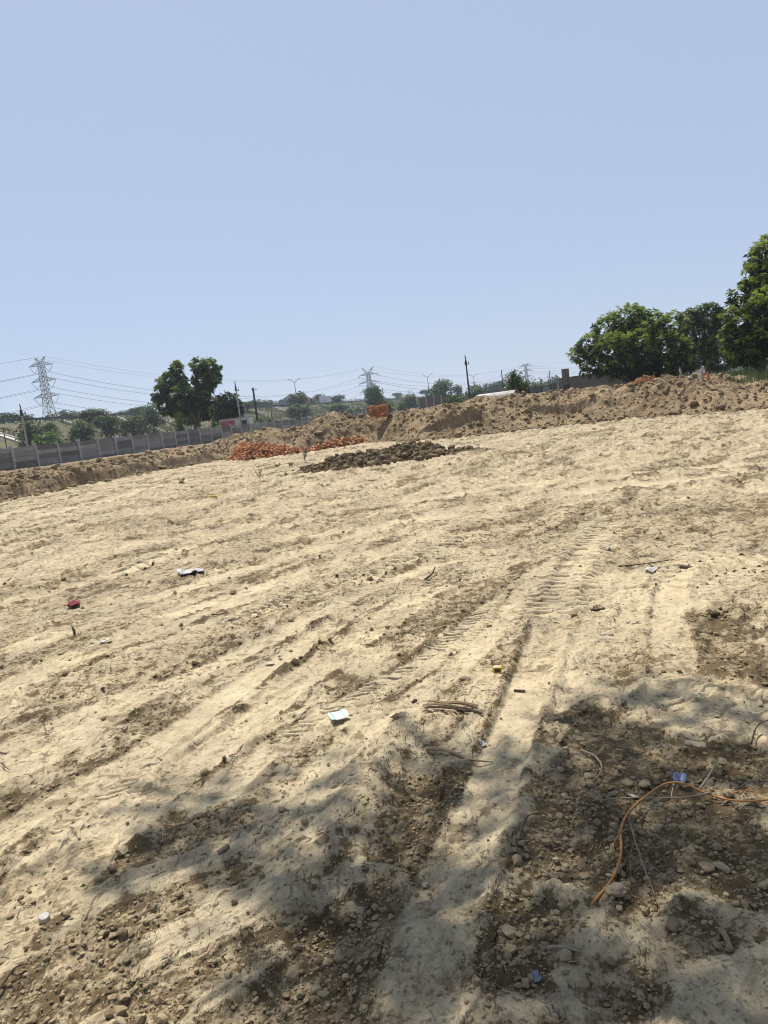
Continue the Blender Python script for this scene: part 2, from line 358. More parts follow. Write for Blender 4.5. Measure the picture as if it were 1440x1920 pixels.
def ground_fn(x, y):
    x = np.asarray(x, float); y = np.asarray(y, float)
    r = np.hypot(x, y); az = np.degrees(np.arctan2(x, y))
    near = r < 45
    wx = (fbm(x*.5, y*.5, 2, 91)-.5)*1.2
    u = x*sin(TH)+y*cos(TH)+wx; v = x*cos(TH)-y*sin(TH)+wx*.8
    st = fbm(u*.55, v*2.6, 5, 11)
    pt = fbm(x*.9, y*.9, 4, 23)
    fine = fbm(u*5, v*11, 4, 31)
    loose = sst(.512, .60, st*.44+pt*.26+fine*.30)*.75
    mid_ = sst(3.5, 9, r); brk = fbm(u*1.6+9, v*3.4, 5, 37)
    loose = np.maximum(loose*(1-.5*mid_), mid_*.7*sst(.56, .61, brk*.75+st*.25))
    h = .06*(fbm(x*.22, y*.22, 3, 41)-.5)+.028*(fbm(x*1.3, y*1.3, 3, 51)-.5)
    track = np.zeros(x.shape)
    for P, w, d, lug in TRG:
        lo = P.min(0)-1.2; hi = P.max(0)+1.2
        m = (x > lo[0]) & (x < hi[0]) & (y > lo[1]) & (y < hi[1])
        if not m.any(): continue
        X = x[m]; Y = y[m]
        bd, bs, sg, L = pdist(X, Y, P)
        ww = w*(1+.25*(vn(bs*1.7, bs*0, 7)-.5))
        bd = bd+.022*(fbm(X*6, Y*6, 3, 77)-.5)
        fade = (.62+.38*sst(.25, .5, vn(bs*.9+3, bs*0, 8)))*sst(0, .2, bs)*sst(0, .5, L-bs)
        ins = 1-sst(ww*.85, ww*1.08, bd); berm = np.exp(-((bd-ww*1.22)/(ww*.2))**2)
        hh = -d*.95*ins+d*.8*berm
        if 0:
            per = .10 if lug == 1 else .15
            ph = bs/per+np.abs(sg)/w*.9
            tri = np.abs((ph % 1)-.5)*2
            amp = .030 if w < .2 else .04
            hh = hh+ins*amp*(sst(.35, .65, tri)-.6)*sst(.2, .42, vn(bs*1.1, bs*0, 12))
        h[m] += hh*fade
        track[m] = np.maximum(track[m], ins*fade)
        loose[m] = np.clip(loose[m]*(1-.6*ins*fade)+.75*berm*fade*sst(.4, .6, fine[m]), 0, 1)
    for P, w, d in RDG:
        bd, bs, sg, L = pdist(x, y, P)
        g = np.exp(-(bd/w)**2)*sst(0, .25, bs)*sst(0, .25, L-bs)
        h += d*g*(.7+.6*fbm(x*7, y*7, 3, 5)); loose *= 1-.8*g
    pa = np.zeros(x.shape)
    for (cx, cy), R_, s_ in PTG:
        d = np.hypot(x-cx, y-cy)/R_+(fbm(x*5, y*5, 3, 99)-.5)*1.3
        pa = np.maximum(pa, s_*(1-sst(.6, 1.25, d)))
    pa *= 1-.85*track
    loose = np.maximum(loose, pa); h -= .018*pa
    for (cx, cy), R_ in SMG:
        d = np.hypot((x-cx)*sin(TH)+(y-cy)*cos(TH), ((x-cx)*cos(TH)-(y-cy)*sin(TH))*1.8)/R_+(fbm(x*4, y*4, 3, 97)-.5)*.9
        k = 1-sst(.75, 1.05, d); k = k*.6; track = np.maximum(track, k); loose = loose*(1-.9*k)
    # crust plates with broken edges: small steps
    for sc, am, sd in ((3.2, .011, 61), (8.0, .0065, 67), (19., .0032, 69)):
        n = fbm(u*sc*.45, v*sc, 4, sd)
        h += am*(sst(.47, .50, n)+sst(.57, .59, n)-1)*(1-.6*track)*(1+np.clip((r-4)/7, 0, 2.2))
    cr_ = sst(.15, .6, loose)
    h -= .006*cr_
    h += cr_*(.013*(fbm(x*22, y*22, 3, 71)-.5)+.006*(fbm(x*60, y*60, 2, 73)-.5))
    h += (1-cr_)*(.008*(fbm(x*14, y*14, 4, 81)-.5)+.0026*(fbm(x*70, y*70, 2, 83)-.5))
    # rough lumps farther out
    far = sst(4, 10, r)
    h += far*.05*np.clip(fbm(u*1.4, v*3.2, 4, 87)-.52, 0, 1)
    # outer ground stands about a metre above the graded field
    fr = foot_r(az); t = r-fr
    h = h*(1-sst(60, 120, r))
    plate = .92*sst(1.6, 5, t)
    h = h+plate
    loose = np.where(t > 1, np.clip(.55+.5*(pt-.4), 0, 1), loose)
    dirt = sst(-2.2, -.2, t)*(1-sst(0, 1, t)); loose = np.clip(loose+dirt*.8*sst(.3, .6, pt), 0, 1)
    ground_fn.packed = track
    return h, loose, t
def gz(p):
    h, l, t = ground_fn(np.array([float(p[0])]), np.array([float(p[1])])); return float(h[0])

# ground sheet: fine near the viewpoint, coarse to the horizon
azs = np.radians(np.concatenate([np.arange(-180, -37, 6.5), np.linspace(-37, 37, 655), np.arange(43.5, 180, 6.5)]))
rs = [1.25]
while rs[-1] < 60:
    r_ = rs[-1]; rs.append(r_+min(r_*r_/1158*1.32, .14 if r_ < 34 else .35))
while rs[-1] < 9000: rs.append(rs[-1]*1.12)
rs = np.array([.02, .35, .7, 1.0]+rs)
RR, AA = np.meshgrid(rs, azs, indexing='ij')
X = RR*np.sin(AA); Y = RR*np.cos(AA)
hg, lo_, tg = ground_fn(X, Y); pk_ = ground_fn.packed
nr, na = X.shape
idx = np.arange(nr*na).reshape(nr, na)
a = idx[:-1]; b = idx[1:]
Fq = np.stack([a, np.roll(a, -1, 1), np.roll(b, -1, 1), b], -1).reshape(-1, 4)[:, ::-1]
# grass land outside the field keeps its own material
M_far = simple('dry_grass_land', (.16, .15, .075), .95, .35, .08, c2=(.30, .245, .14))
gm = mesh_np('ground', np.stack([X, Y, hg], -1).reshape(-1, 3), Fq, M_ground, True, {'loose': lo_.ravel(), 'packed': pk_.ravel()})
gm.materials.append(M_far)
cen = tg[:-1].reshape(-1)
gm.polygons.foreach_set('material_index', (cen > 30).astype(np.int32))
tag(link('ground', gm), kind='structure')
print('ground', nr, na)

# tread marks pressed by tractor tyres: low curved bars of soil across the packed tracks
def tread(path, s0, s1, half, per, hgt, skew, mb_v, mb_f, seed, side=0):
    hgt = hgt*.82; r = np.random.default_rng(seed); P = chaikin(np.array([G(*p) for p in path])); sg_ = np.r_[0, np.cumsum(np.hypot(*np.diff(P, axis=0).T))]; L = sg_[-1]
    for s in np.arange(s0*L, s1*L, per):
        if r.uniform() < .14: continue
        c = np.array([np.interp(s, sg_, P[:, 0]), np.interp(s, sg_, P[:, 1])]); e = np.array([np.interp(s+.05, sg_, P[:, 0]), np.interp(s+.05, sg_, P[:, 1])])-c; e /= np.linalg.norm(e)+1e-9; n = np.array([e[1], -e[0]])
        for sd in ((-1, 1) if side == 0 else (side,)):
            a0 = r.uniform(.0, .12); a1 = r.uniform(.8, 1.1); hh_ = hgt*r.uniform(.5, 1.2); off = per*(.5 if sd > 0 else 0); k = 7; b = len(mb_v); wv = r.uniform(0, 6)
            for i in range(k):
                t = i/(k-1); a = a0+(a1-a0)*t; q = c+n*sd*a*half+e*(off-skew*a*half+.006*sin(wv+t*5)+r.normal(0, .002)); env = sin(pi*min(1, max(.0, .08+t*.84)))**.5; wd = per*.30*(.7+.5*env)
                z = 0.
                for dd, zz2 in ((.95, -.004), (.2, hh_*env), (-.25, hh_*env*.85), (-.55, -.004)):
                    p = q+e*dd*wd; mb_v.append((p[0], p[1], z+zz2))
            for i in range(k-1):
                for j in range(3): u_ = b+i*4+j; mb_f.append((u_, u_+1, u_+5, u_+4))
tv = []; tf = []
tread([(560,1372),(627,1335),(700,1290),(780,1250),(860,1190),(930,1130)], .0, .95, .12, .062, .017, .55, tv, tf, 1)
tread([(290,1288),(310,1277),(400,1243),(440,1230)], .0, 1, .07, .075, .020, .3, tv, tf, 2)
tread([(1000,1215),(1035,1150),(1075,1060),(1110,1010),(1140,975)], .15, 1, .27, .12, .026, .35, tv, tf, 3)
tread([(210,1078),(260,1062),(320,1040)], 0, 1, .25, .16, .045, .4, tv, tf, 4)
tread([(1440,1325),(1390,1318),(1330,1310),(1290,1300)], 0, 1, .22, .07, .018, -.2, tv, tf, 5)
tread([(1300,1270),(1310,1300),(1325,1400)], 0, 1, .09, .06, .016, .3, tv, tf, 6)
tread([(600,1110),(760,1050),(900,1000)], 0, 1, .2, .13, .026, .5, tv, tf, 7)
tread([(1240,1100),(1300,1060),(1400,1040)], 0, 1, .3, .15, .028, .2, tv, tf, 8)
tread([(120,1560),(243,1470),(330,1400)], 0, .9, .1, .065, .014, .5, tv, tf, 9)
tread([(420,1170),(520,1130),(640,1085)], 0, 1, .13, .09, .022, .5, tv, tf, 10)
tv = np.array(tv); tv[:, 2] += ground_fn(tv[:, 0], tv[:, 1])[0]
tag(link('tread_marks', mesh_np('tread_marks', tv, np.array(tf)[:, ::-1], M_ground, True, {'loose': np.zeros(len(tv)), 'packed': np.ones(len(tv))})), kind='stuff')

# ------------------------------------------------------------ dug earth: bank on the left, mound along the far side
def crest(az):
    return np.interp(az, CAZ, CZ)
def mound_fn(az, t):
    a = np.radians(az); r = foot_r(az)+t; x = r*np.sin(a); y = r*np.cos(a)
    wob = (fbm(x*.45, y*.45, 3, 101)-.5)*1.8*(1-sst(6, 9, t))
    tt = t+wob
    zb = .60*sst(0, .8, tt)+.24*sst(.6, 3.6, tt)+.17*sst(3, 8, tt)
    c = crest(az)
    q = np.clip(tt/3.9, 0, 1)
    zm = c*(1-(1-q)**1.45)*(1-sst(5.5, 9.5, tt))+1.0*sst(5, 9, tt)
    k = sst(AZ_J-1.6, AZ_J+.3, az)
    z = zb*(1-k)+zm*k
    on = sst(-.4, .8, t)*(1-sst(9.5, 11.5, t))
    f1, f2, cid = worley(x*1.15, y*1.15, 201); g1, g2, gid = worley(x*3.1+5, y*3.1, 203)
    lump = .30*(cid-.5)*sst(0, .2, f2-f1)+.10*(gid-.5)*sst(0, .2, g2-g1)+.12*(fbm(x*2.3, y*2.3, 4, 117)-.5)
    nz = .30*(fbm(x*.8, y*.8, 4, 111)-.5)*(.4+k)+lump*(.45+.35*k)+.09*(fbm(x*5, y*5, 3, 121)-.5)
    # scooped hollows in the face
    hol = sst(.56, .60, fbm(x*.42+7, y*.42, 3, 131))*sst(.1, .7, tt)*(1-sst(1.9, 2.3, tt))
    z = z+on*nz*np.clip(z*1.4, .25, 1)-hol*(.15+.28*k)*np.clip(z, 0, 1)
    z = z-.25*(1-sst(-.6, .15, tt))-.5*sst(10.8, 12, t)
    return x, y, z
def make_mound(name, a0, a1, na_, label):
    azd = np.linspace(a0, a1, na_); td = np.concatenate([np.linspace(-1.4, 6, 88), np.linspace(6.2, 12, 22)])
    T, A = np.meshgrid(td, azd, indexing='ij')
    x, y, z = mound_fn(A, T)
    fine = fbm(x*2.2, y*2.2, 4, 141)
    I = np.arange(x.size).reshape(x.shape)
    F = np.stack([I[:-1, :-1], I[:-1, 1:], I[1:, 1:], I[1:, :-1]], -1).reshape(-1, 4)[:, ::-1]
    lo = np.clip(sst(.42, .6, fine)*.45+.55*sst(.40, .58, fbm(x*.35, y*.35, 3, 145))+.15*(T < 1.2), 0, 1)
    o = link(name, mesh_np(name, np.stack([x, y, z], -1).reshape(-1, 3), F, M_mound, False, {'loose': lo.ravel()}))
    tag(o, label, None, None, 'structure'); return o
make_mound('earth_bank', -38, AZ_J-.02, 520, 'low eroded bank of brown earth in front of the precast fence')
make_mound('earth_mound', AZ_J-.02, 38, 860, 'long mound of dug brown earth along the far edge of the field')

# dark heap of freshly dug soil on the field
dk = [G(597, 884), G(650, 878), G(740, 868), G(800, 860), G(842, 854)]
dkP = chaikin(np.array(dk)+np.array([.1, .9]))
def pile_fn(x, y):
    bd, bs, sg, L = pdist(x, y, dkP)
    n = fbm(x*.9, y*.9, 3, 151)
    w = 1.25*(.75+.5*vn(bs*.8, bs*0, 31)); env = 1-sst(0, 1, bd/(w*(.8+.5*n)))
    hh = np.interp(bs/L, [0, .06, .2, .33, .55, .7, .85, 1], [.10, .32, .30, .22, .36, .46, .34, .06])
    f1, f2, cid = worley(x*3.3, y*3.3, 161); g1, g2, gid = worley(x*8, y*8, 163)
    z = hh*env*(.7+.6*n)+env**.3*(.16*(cid-.4)*sst(0, .25, f2-f1)+.06*(gid-.5))*np.clip(env*4, 0, 1)
    return z-.04*(env <= 0.02)
lo2 = dkP.min(0)-1.8; hi2 = dkP.max(0)+1.8
xx = np.arange(lo2[0], hi2[0], .035); yy = np.arange(lo2[1], hi2[1], .04)
Xp, Yp = np.meshgrid(xx, yy, indexing='xy'); Zp = pile_fn(Xp, Yp)
base, _, _ = ground_fn(Xp, Yp)
I = np.arange(Xp.size).reshape(Xp.shape)
F = np.stack([I[:-1, :-1], I[:-1, 1:], I[1:, 1:], I[1:, :-1]], -1).reshape(-1, 4)
keep = (Zp.ravel()[F] > -.02).any(1)
o = link('soil_heap', mesh_np('soil_heap', np.stack([Xp, Yp, Zp+base], -1).reshape(-1, 3), F[keep], M_pile, False, {'loose': np.clip(fbm(Xp*4, Yp*4, 3, 5)*1.6-.4, 0, 1).ravel()}))
tag(o, 'dark heap of freshly dug lumpy soil on the pale field', 'soil heap')

# ------------------------------------------------------------ clods and pebbles
def ico(sub):
    import bmesh
    bm = bmesh.new(); bmesh.ops.create_icosphere(bm, subdivisions=sub, radius=1)
    v = np.array([list(k.co) for k in bm.verts]); f = np.array([[k.index for k in q.verts] for q in bm.faces]); bm.free()
    return v, f
ICO1 = ico(1); ICO2 = ico(2)
def rock_shapes(base, n, seed, jag=.32):
    r = np.random.default_rng(seed); out = []
    for i in range(n):
        v = base[0].copy()
        # chop with random planes for facets
        for _ in range(7):
            d = r.normal(size=3); d /= np.linalg.norm(d); c = r.uniform(.55, .9)
            k = v@d; v = v-np.outer(np.clip(k-c, 0, None), d)
        v *= 1+r.normal(0, jag*.35, (len(v), 1)); v *= r.uniform(.7, 1.2, 3)*np.array([1, 1, .75])
        out.append(v)
    return out
def scatter(name, P, size, m, kind='stuff', sub=1, seed=1, sink=.25, tint=None, label=None, cat=None):
    r = np.random.default_rng(seed); base = ICO1 if sub == 1 else ICO2
    sh = rock_shapes(base, 10, seed+1); which = r.integers(0, 10, len(P)); Vs = []; Fs = []; Ts = []; off = 0
    for k in range(10):
        q = P[which == k]; s = size[which == k]
        if not len(q): continue
        v = sh[k]; n = len(q)
        a = r.uniform(0, 2*pi, n); b = r.uniform(-.6, .6, n)
        ca, sa, cb, sb = np.cos(a), np.sin(a), np.cos(b), np.sin(b)
        x = v[None, :, 0]*s[:, None]; y = v[None, :, 1]*s[:, None]; z = v[None, :, 2]*s[:, None]
        y, z = y*cb[:, None]-z*sb[:, None], y*sb[:, None]+z*cb[:, None]
        x, y = x*ca[:, None]-y*sa[:, None], x*sa[:, None]+y*ca[:, None]
        V = np.stack([x+q[:, 0:1], y+q[:, 1:2], z+q[:, 2:3]+(s*(.6-sink))[:, None]], -1)
        Vs.append(V.reshape(-1, 3)); Fs.append((base[1][None]+(np.arange(n)*len(v))[:, None, None]+off).reshape(-1, 3)); off += n*len(v)
        tt = r.uniform(0, 1, n) if tint is None else tint[which == k]
        Ts.append(np.repeat(tt, len(v)))
    o = link(name, mesh_np(name, np.concatenate(Vs), np.concatenate(Fs), m, False, {'loose': np.concatenate(Ts)}))
    tag(o, label, cat, None, kind); return o
def polar(n, r0, r1, seed, am=38):
    r = np.random.default_rng(seed); q = 1/r.uniform(1/r1, 1/r0, n); a = np.radians(r.uniform(-am, am, n))
    return q*np.sin(a), q*np.cos(a), r
# small crumbs near
x, y, r = polar(90000, 1.3, 7, 301)
h, l, t = ground_fn(x, y)
keep = r.uniform(0, 1, len(x)) < .015+.40*sst(.35, .95, l)
x, y, h, l = x[keep][:17000], y[keep][:17000], h[keep][:17000], l[keep][:17000]
rr = np.hypot(x, y)
sz = np.exp(r.normal(math.log(.0042), .55, len(x)))*(.75+.25*rr)*.8; sz = np.clip(sz, .002, .03)
print('crumbs', len(x))
scatter('soil_crumbs', np.stack([x, y, h], -1), sz, M_clod, seed=31)
# larger pebbles and clods near
x, y, r = polar(5000, 1.4, 9, 302)
h, l, t = ground_fn(x, y)
keep = r.uniform(0, 1, len(x)) < .006+.42*sst(.6, 1, l)
x, y, h = x[keep], y[keep], h[keep]
sz = np.exp(r.normal(math.log(.0095), .40, len(x))); print('pebbles', len(x))
scatter('pebbles', np.stack([x, y, h], -1), np.clip(sz, .006, .035), M_clod, sub=2, seed=33)
# clods over the middle and far field
x, y, r = polar(60000, 5, 40, 303)
h, l, t = ground_fn(x, y)
keep = (r.uniform(0, 1, len(x)) < .02+.22*sst(.3, .9, l)) & (t < 1)
x, y, h = x[keep][:12000], y[keep][:12000], h[keep][:12000]; rr = np.hypot(x, y)
sz = np.exp(r.normal(math.log(.0075), .55, len(x)))*(.5+rr*.06); print('clods', len(x))
scatter('field_clods', np.stack([x, y, h], -1), np.clip(sz, .006, .09), M_clod, seed=35)
# clods on bank and mound
n = 9000; r = np.random.default_rng(41)
az = r.uniform(-34, 36, n); t = r.uniform(-1.0, 5.5, n)
x, y, z = mound_fn(az, t); gh, _, _ = ground_fn(x, y); z = np.maximum(z, gh)
sz = np.clip(np.exp(r.normal(math.log(.038), .65, n)), .012, .26)
scatter('mound_clods', np.stack([x, y, z], -1), sz, M_mound, seed=43, tint=r.uniform(0, .9, n))
# clods of the dark heap
n = 9000
x = r.uniform(lo2[0], hi2[0], n); y = r.uniform(lo2[1], hi2[1], n); z = pile_fn(x, y); bd, bs, _, L = pdist(x, y, dkP)
keep = (z > .02) | ((bd < 1.5) & (r.uniform(0, 1, n) < .05)); x, y, z = x[keep], y[keep], np.maximum(z[keep], 0)
gh, _, _ = ground_fn(x, y)
sz = np.clip(np.exp(r.normal(math.log(.028), .72, len(x))), .010, .17)
scatter('heap_clods', np.stack([x, y, z+gh], -1), sz, M_pile, seed=45)

# ------------------------------------------------------------ highway embankment behind the fence
dv = np.array([.28683, .95798]); nv = np.array([dv[1], -dv[0]])
def FL(s, D, z=0.0):
    p = s*dv-D*nv; return np.array([p[0], p[1], z])
def on_line(px, D):
    """where the sight line towards photo column px crosses the line at offset D left of the viewpoint"""
    d = ray(px, hor(px))[:2]; t = -D/(d@nv); return (d*t)@dv
EMB_T, EMB_C, EMB_H = 80., 98., 8.0
def emb_z(D, s=0):
    return .9+(EMB_H-.9)*np.clip((D-EMB_T)/(EMB_C-EMB_T), 0, 1)
sv = np.concatenate([np.arange(-300, 420, 1.6), np.arange(420, 1600, 12)]); Dv = np.concatenate([np.linspace(76, 98, 32), [98.6, 123, 124, 142]])
SS, DD = np.meshgrid(sv, Dv, indexing='ij')
zz = emb_z(DD)+(.9*(fbm(SS*.09, DD*.2, 4, 401)-.5)+.35*(fbm(SS*.5, DD*.5, 3, 402)-.5))*((DD > EMB_T) & (DD < EMB_C-.5)); zz = np.where(DD > 141, .5, np.where(DD > 123.5, EMB_H-.4, zz)); zz = np.where(DD < 77, .3, zz)
Xe = SS*dv[0]-DD*nv[0]; Ye = SS*dv[1]-DD*nv[1]
I = np.arange(Xe.size).reshape(Xe.shape); F = np.stack([I[:-1, :-1], I[:-1, 1:], I[1:, 1:], I[1:, :-1]], -1).reshape(-1, 4)
m, nt, b = mat('embankment_grass')
tc = nt.nodes.new('ShaderNodeTexCoord'); n1 = noise_node(nt, .11, 6, .65, tc.outputs['Object']); n2 = noise_node(nt, .9, 6, .7, tc.outputs['Object'])
c1 = ramp(nt, n1.outputs[0], [(.30, (.045, .058, .022)), (.48, (.085, .085, .042)), (.60, (.12, .10, .058)), (.74, (.27, .215, .14))])
c2 = ramp(nt, n2.outputs[0], [(.3, (.55, .58, .5)), (.7, (1.3, 1.25, 1.2))])
nt.links.new(mixc(nt, 1.0, c1.outputs[0], c2.outputs[0], 'MULTIPLY'), b.inputs['Base Color']); M_emb = m
tag(link('embankment', mesh_np('embankment', np.stack([Xe, Ye, zz], -1).reshape(-1, 3), F, M_emb, True)), kind='structure')
M_asph = simple('asphalt', (.06, .06, .062), .9, .2, .5)
rb = MB(); q = [FL(s, D, EMB_H+.03) for s, D in ((-300, 99.5), (1590, 99.5), (1590, 122), (-300, 122))]; rb.add(q, [(0, 1, 2, 3)])
tag(rb.build('highway_road', M_asph), kind='structure')
# crash barrier along the edge of the highway
br = empty('crash_barrier', FL(0, 98.9, EMB_H), 0, 'long grey crash barrier along the top edge of the highway embankment', 'crash barrier')
def seg(mb, s0, s1, D, z0, z1, th):
    a0, a1 = FL(s0, D, z0), FL(s1, D, z0); o_ = nv*th
    v = [a0[:2]-o_, a1[:2]-o_, a1[:2]+o_, a0[:2]+o_]
    mb.add([(*k, z0) for k in v]+[(*k, z1) for k in v], [(3, 2, 1, 0), (4, 5, 6, 7), (0, 1, 5, 4), (1, 2, 6, 5), (2, 3, 7, 6), (3, 0, 4, 7)])
mb = MB(); seg(mb, -250, 1500, 98.9, EMB_H+.35, EMB_H+.8, .06)
M_barrier = simple('barrier_steel', (.10, .10, .10), .7, .2, 1)
o = mb.build('rail', M_barrier); o.parent = br; o.matrix_parent_inverse = Matrix.Translation(br.location).inverted()
mb = MB()
for s in range(-240, 900, 4): seg(mb, s-.08, s+.08, 98.75, EMB_H-.1, EMB_H+.6, .08)
o = mb.build('post', M_barrier); o.parent = br; o.matrix_parent_inverse = Matrix.Translation(br.location).inverted(); o['kind'] = 'stuff'
# drainage chutes down the slope
def chute(px, w, lab, D1=EMB_C-.4, D0=82.):
    s = on_line(px, D1); n = 9
    t = empty('drainage_chute', FL(s, D1, emb_z(D1)), 0, lab, 'drainage chute', 'concrete drainage chutes on the embankment')
    def strip(off, wd, z0, z1):
        mb = MB()
        for i in range(n):
            Da = D1+(D0-D1)*i/n; Db = D1+(D0-D1)*(i+1)/n-.06; c = [FL(s+off-wd/2, Da), FL(s+off+wd/2, Da), FL(s+off+wd/2, Db), FL(s+off-wd/2, Db)]
            zs = [emb_z(Da)]*2+[emb_z(Db)]*2
            mb.add([(k[0], k[1], z+z0) for k, z in zip(c, zs)]+[(k[0], k[1], z+z1) for k, z in zip(c, zs)], [(3, 2, 1, 0), (4, 5, 6, 7), (0, 1, 5, 4), (1, 2, 6, 5), (2, 3, 7, 6), (3, 0, 4, 7)])
        return mb
    for nm, off, wd, z0, z1 in (('channel_floor', 0, w, .0, .22), ('side_wall', -w/2-.12, .22, .0, .42), ('side_wall', w/2+.12, .22, .0, .42)):
        o = strip(off, wd, z0, z1).build(nm, M_white); o.parent = t; o.matrix_parent_inverse = Matrix.Translation(t.location).inverted()
for px, w, lab in ((-42, 1.4, 'white concrete drainage chute above the nearest fence panels at the left photo edge'), (126, 1.0, 'pale drainage chute just right of the big pylon'), (224, 1.1, 'thin white chute between the two dark slope bushes right of the pylon'), (283, .9, 'white chute leading down to the big leafy tree'), (372, .9, 'short piece of chute showing right of the big tree trunk'), (517, 1.2, 'long pale drainage chute right of the dark steel pole'), (604, 1.2, 'pale drainage chute below the white truck on the highway')):
    chute(px, w, lab)

# ------------------------------------------------------------ precast concrete fence
FD = 35.57; S0 = 41.16; PW = 2.13
ft = empty('precast_concrete_fence', FL(S0, FD, .85), 0, 'long grey fence of stacked precast concrete planks between posts', 'fence')
fa = atan2(dv[1], dv[0])
Rf = random.Random(3)
mb = MB(); mb.box((0, 0, .86), (.13, .20, 1.76)); post_me = mb.mesh('post', M_conc2)
planks = []
for i in range(5):
    mb = MB(); L = PW-.135; n = 6
    for k in range(n):   # slightly wavy, chipped plank
        x0 = -L/2+L*k/n; x1 = x0+L/n; 
        yo = Rf.uniform(-.004, .004); mb.box(((x0+x1)/2, yo, .145+Rf.uniform(-.004, .004)), (L/n+.001, .056, .254+Rf.uniform(-.012, .006)))
    mb.box((0, 0, .149), (L, .018, .296))
    planks.append(mb.mesh('plank', M_conc))
iv = Matrix.Translation(ft.location).inverted()
for k in range(-7, 36):
    p = FL(S0+PW*k, FD); o = link('post', post_me, ft, None, (Rf.gauss(0, .006), Rf.gauss(0, .008), fa)); o.location = Vector(p)+Vector((0, 0, .75+Rf.uniform(-.02, .02)))-ft.location
    for j in range(5):
        p = FL(S0+PW*(k+.5), FD+Rf.uniform(-.012, .012)); o = link('plank', planks[(k*3+j) % 5], ft, None, (Rf.gauss(0, .01), Rf.gauss(0, .004), fa))
        o.location = Vector(p)+Vector((0, 0, .84+.298*j))-ft.location

# ------------------------------------------------------------ foliage
def leaves(P, Dn, L, wd, up=.6, seed=0, droop=.25):
    """one bent leaf quad per point"""
    r = np.random.default_rng(seed); n = len(P)
    Dn = Dn/np.linalg.norm(Dn, axis=1, keepdims=True)
    N = r.normal(size=(n, 3))*.55+np.array([0, 0, up]); Sd = np.cross(Dn, N); Sd /= np.linalg.norm(Sd, axis=1, keepdims=True)+1e-9
    L = L[:, None]; W_ = L*wd
    mid = P+Dn*L*.45; tip = P+Dn*L-np.array([0, 0, 1.])*L*droop
    V = np.stack([P, mid+Sd*W_, tip, mid-Sd*W_], 1).reshape(-1, 3)
    return V, np.arange(4*n).reshape(n, 4)
def crown(lobes, nclump, nleaf, L, seed, wd=.16, jit=.22, light=.35, shell=.62, flat=.5, droop=.25):
    r = np.random.default_rng(seed); lobes = np.array(lobes, float)
    vol = lobes[:, 3]*lobes[:, 4]+lobes[:, 4]*lobes[:, 5]+lobes[:, 3]*lobes[:, 5]; k = r.choice(len(lobes), nclump, p=vol/vol.sum())
    d = r.normal(size=(nclump, 3)); d /= np.linalg.norm(d, axis=1, keepdims=True)
    q = r.uniform(shell, 1.0, nclump)**.7; q = q*(1+.12*r.normal(size=nclump)*(q > .8))
    c = lobes[k, :3]+d*q[:, None]*lobes[k, 3:6]
    p_ = light*(.25+.95*sst(-.3, .8, d[:, 2]))*(q > .75)  # upper outer leaf groups coloured paler as sunlit tips, inner ones stay dark
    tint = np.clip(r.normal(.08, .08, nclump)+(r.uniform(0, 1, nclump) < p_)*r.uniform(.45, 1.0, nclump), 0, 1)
    reps = nleaf; cc = np.repeat(c, reps, 0); dd = np.repeat(d, reps, 0); tt = np.clip(np.repeat(tint, reps)+r.normal(0, .08, len(cc)), 0, 1)
    dirs = r.normal(size=cc.shape)*np.array([1, 1, .6])+dd*.7+np.array([0, 0, .1])
    P = cc+r.normal(size=cc.shape)*jit*L
    Ls = L*r.uniform(.6, 1.2, len(cc))
    V, F = leaves(P, dirs, Ls, wd, flat, seed+1, droop)
    return V, F, np.repeat(tt, 4)
def limb_points(a, b, r, n=5, amp=.12):
    a = np.array(a, float); b = np.array(b, float); L = np.linalg.norm(b-a); out = []
    for i in range(n+1):
        t = i/n; p = a+(b-a)*t; p = p+r.normal(size=3)*amp*L*.25*sin(pi*t)+np.array([0, 0, 1])*amp*L*sin(pi*t)*.5
        out.append(p)
    return out
def tree(name, loc, lobes, nclump, nleaf, L, lmat, seed, label, cat='tree', group=None, tr=.2, fork=1.2, base=(0, 0), **kw):
    r = np.random.default_rng(seed); t = empty(name, loc, 0, label, cat, group)
    V, F, T = crown(lobes, nclump, nleaf, L, seed, **kw)
    link('crown', mesh_np('crown', V, F, lmat, False, {'tint': T}), t)
    mb = MB(); f = np.array([base[0], base[1], fork])
    mb.tube([(0, 0, -.4), (base[0]*.3, base[1]*.3, fork*.4), f], [tr*1.25, tr, tr*.85], 9)
    tb = mb.build('trunk', M_bark, t, smooth=True)
    for l in lobes:
        c = np.array(l[:3]); mb = MB(); pts = limb_points(f-np.array([0, 0, .1]), c, r, 5)
        mb.tube(pts, [tr*(.62-.5*i/5) for i in range(6)], 6)
        for _ in range(3):
            e = c+r.normal(size=3)*np.array(l[3:6])*.55; mb.tube(limb_points(pts[3], e, r, 4), [tr*.25, tr*.2, tr*.14, tr*.09, tr*.05], 5)
        mb.build('limb', M_bark, tb, smooth=True)
    return t

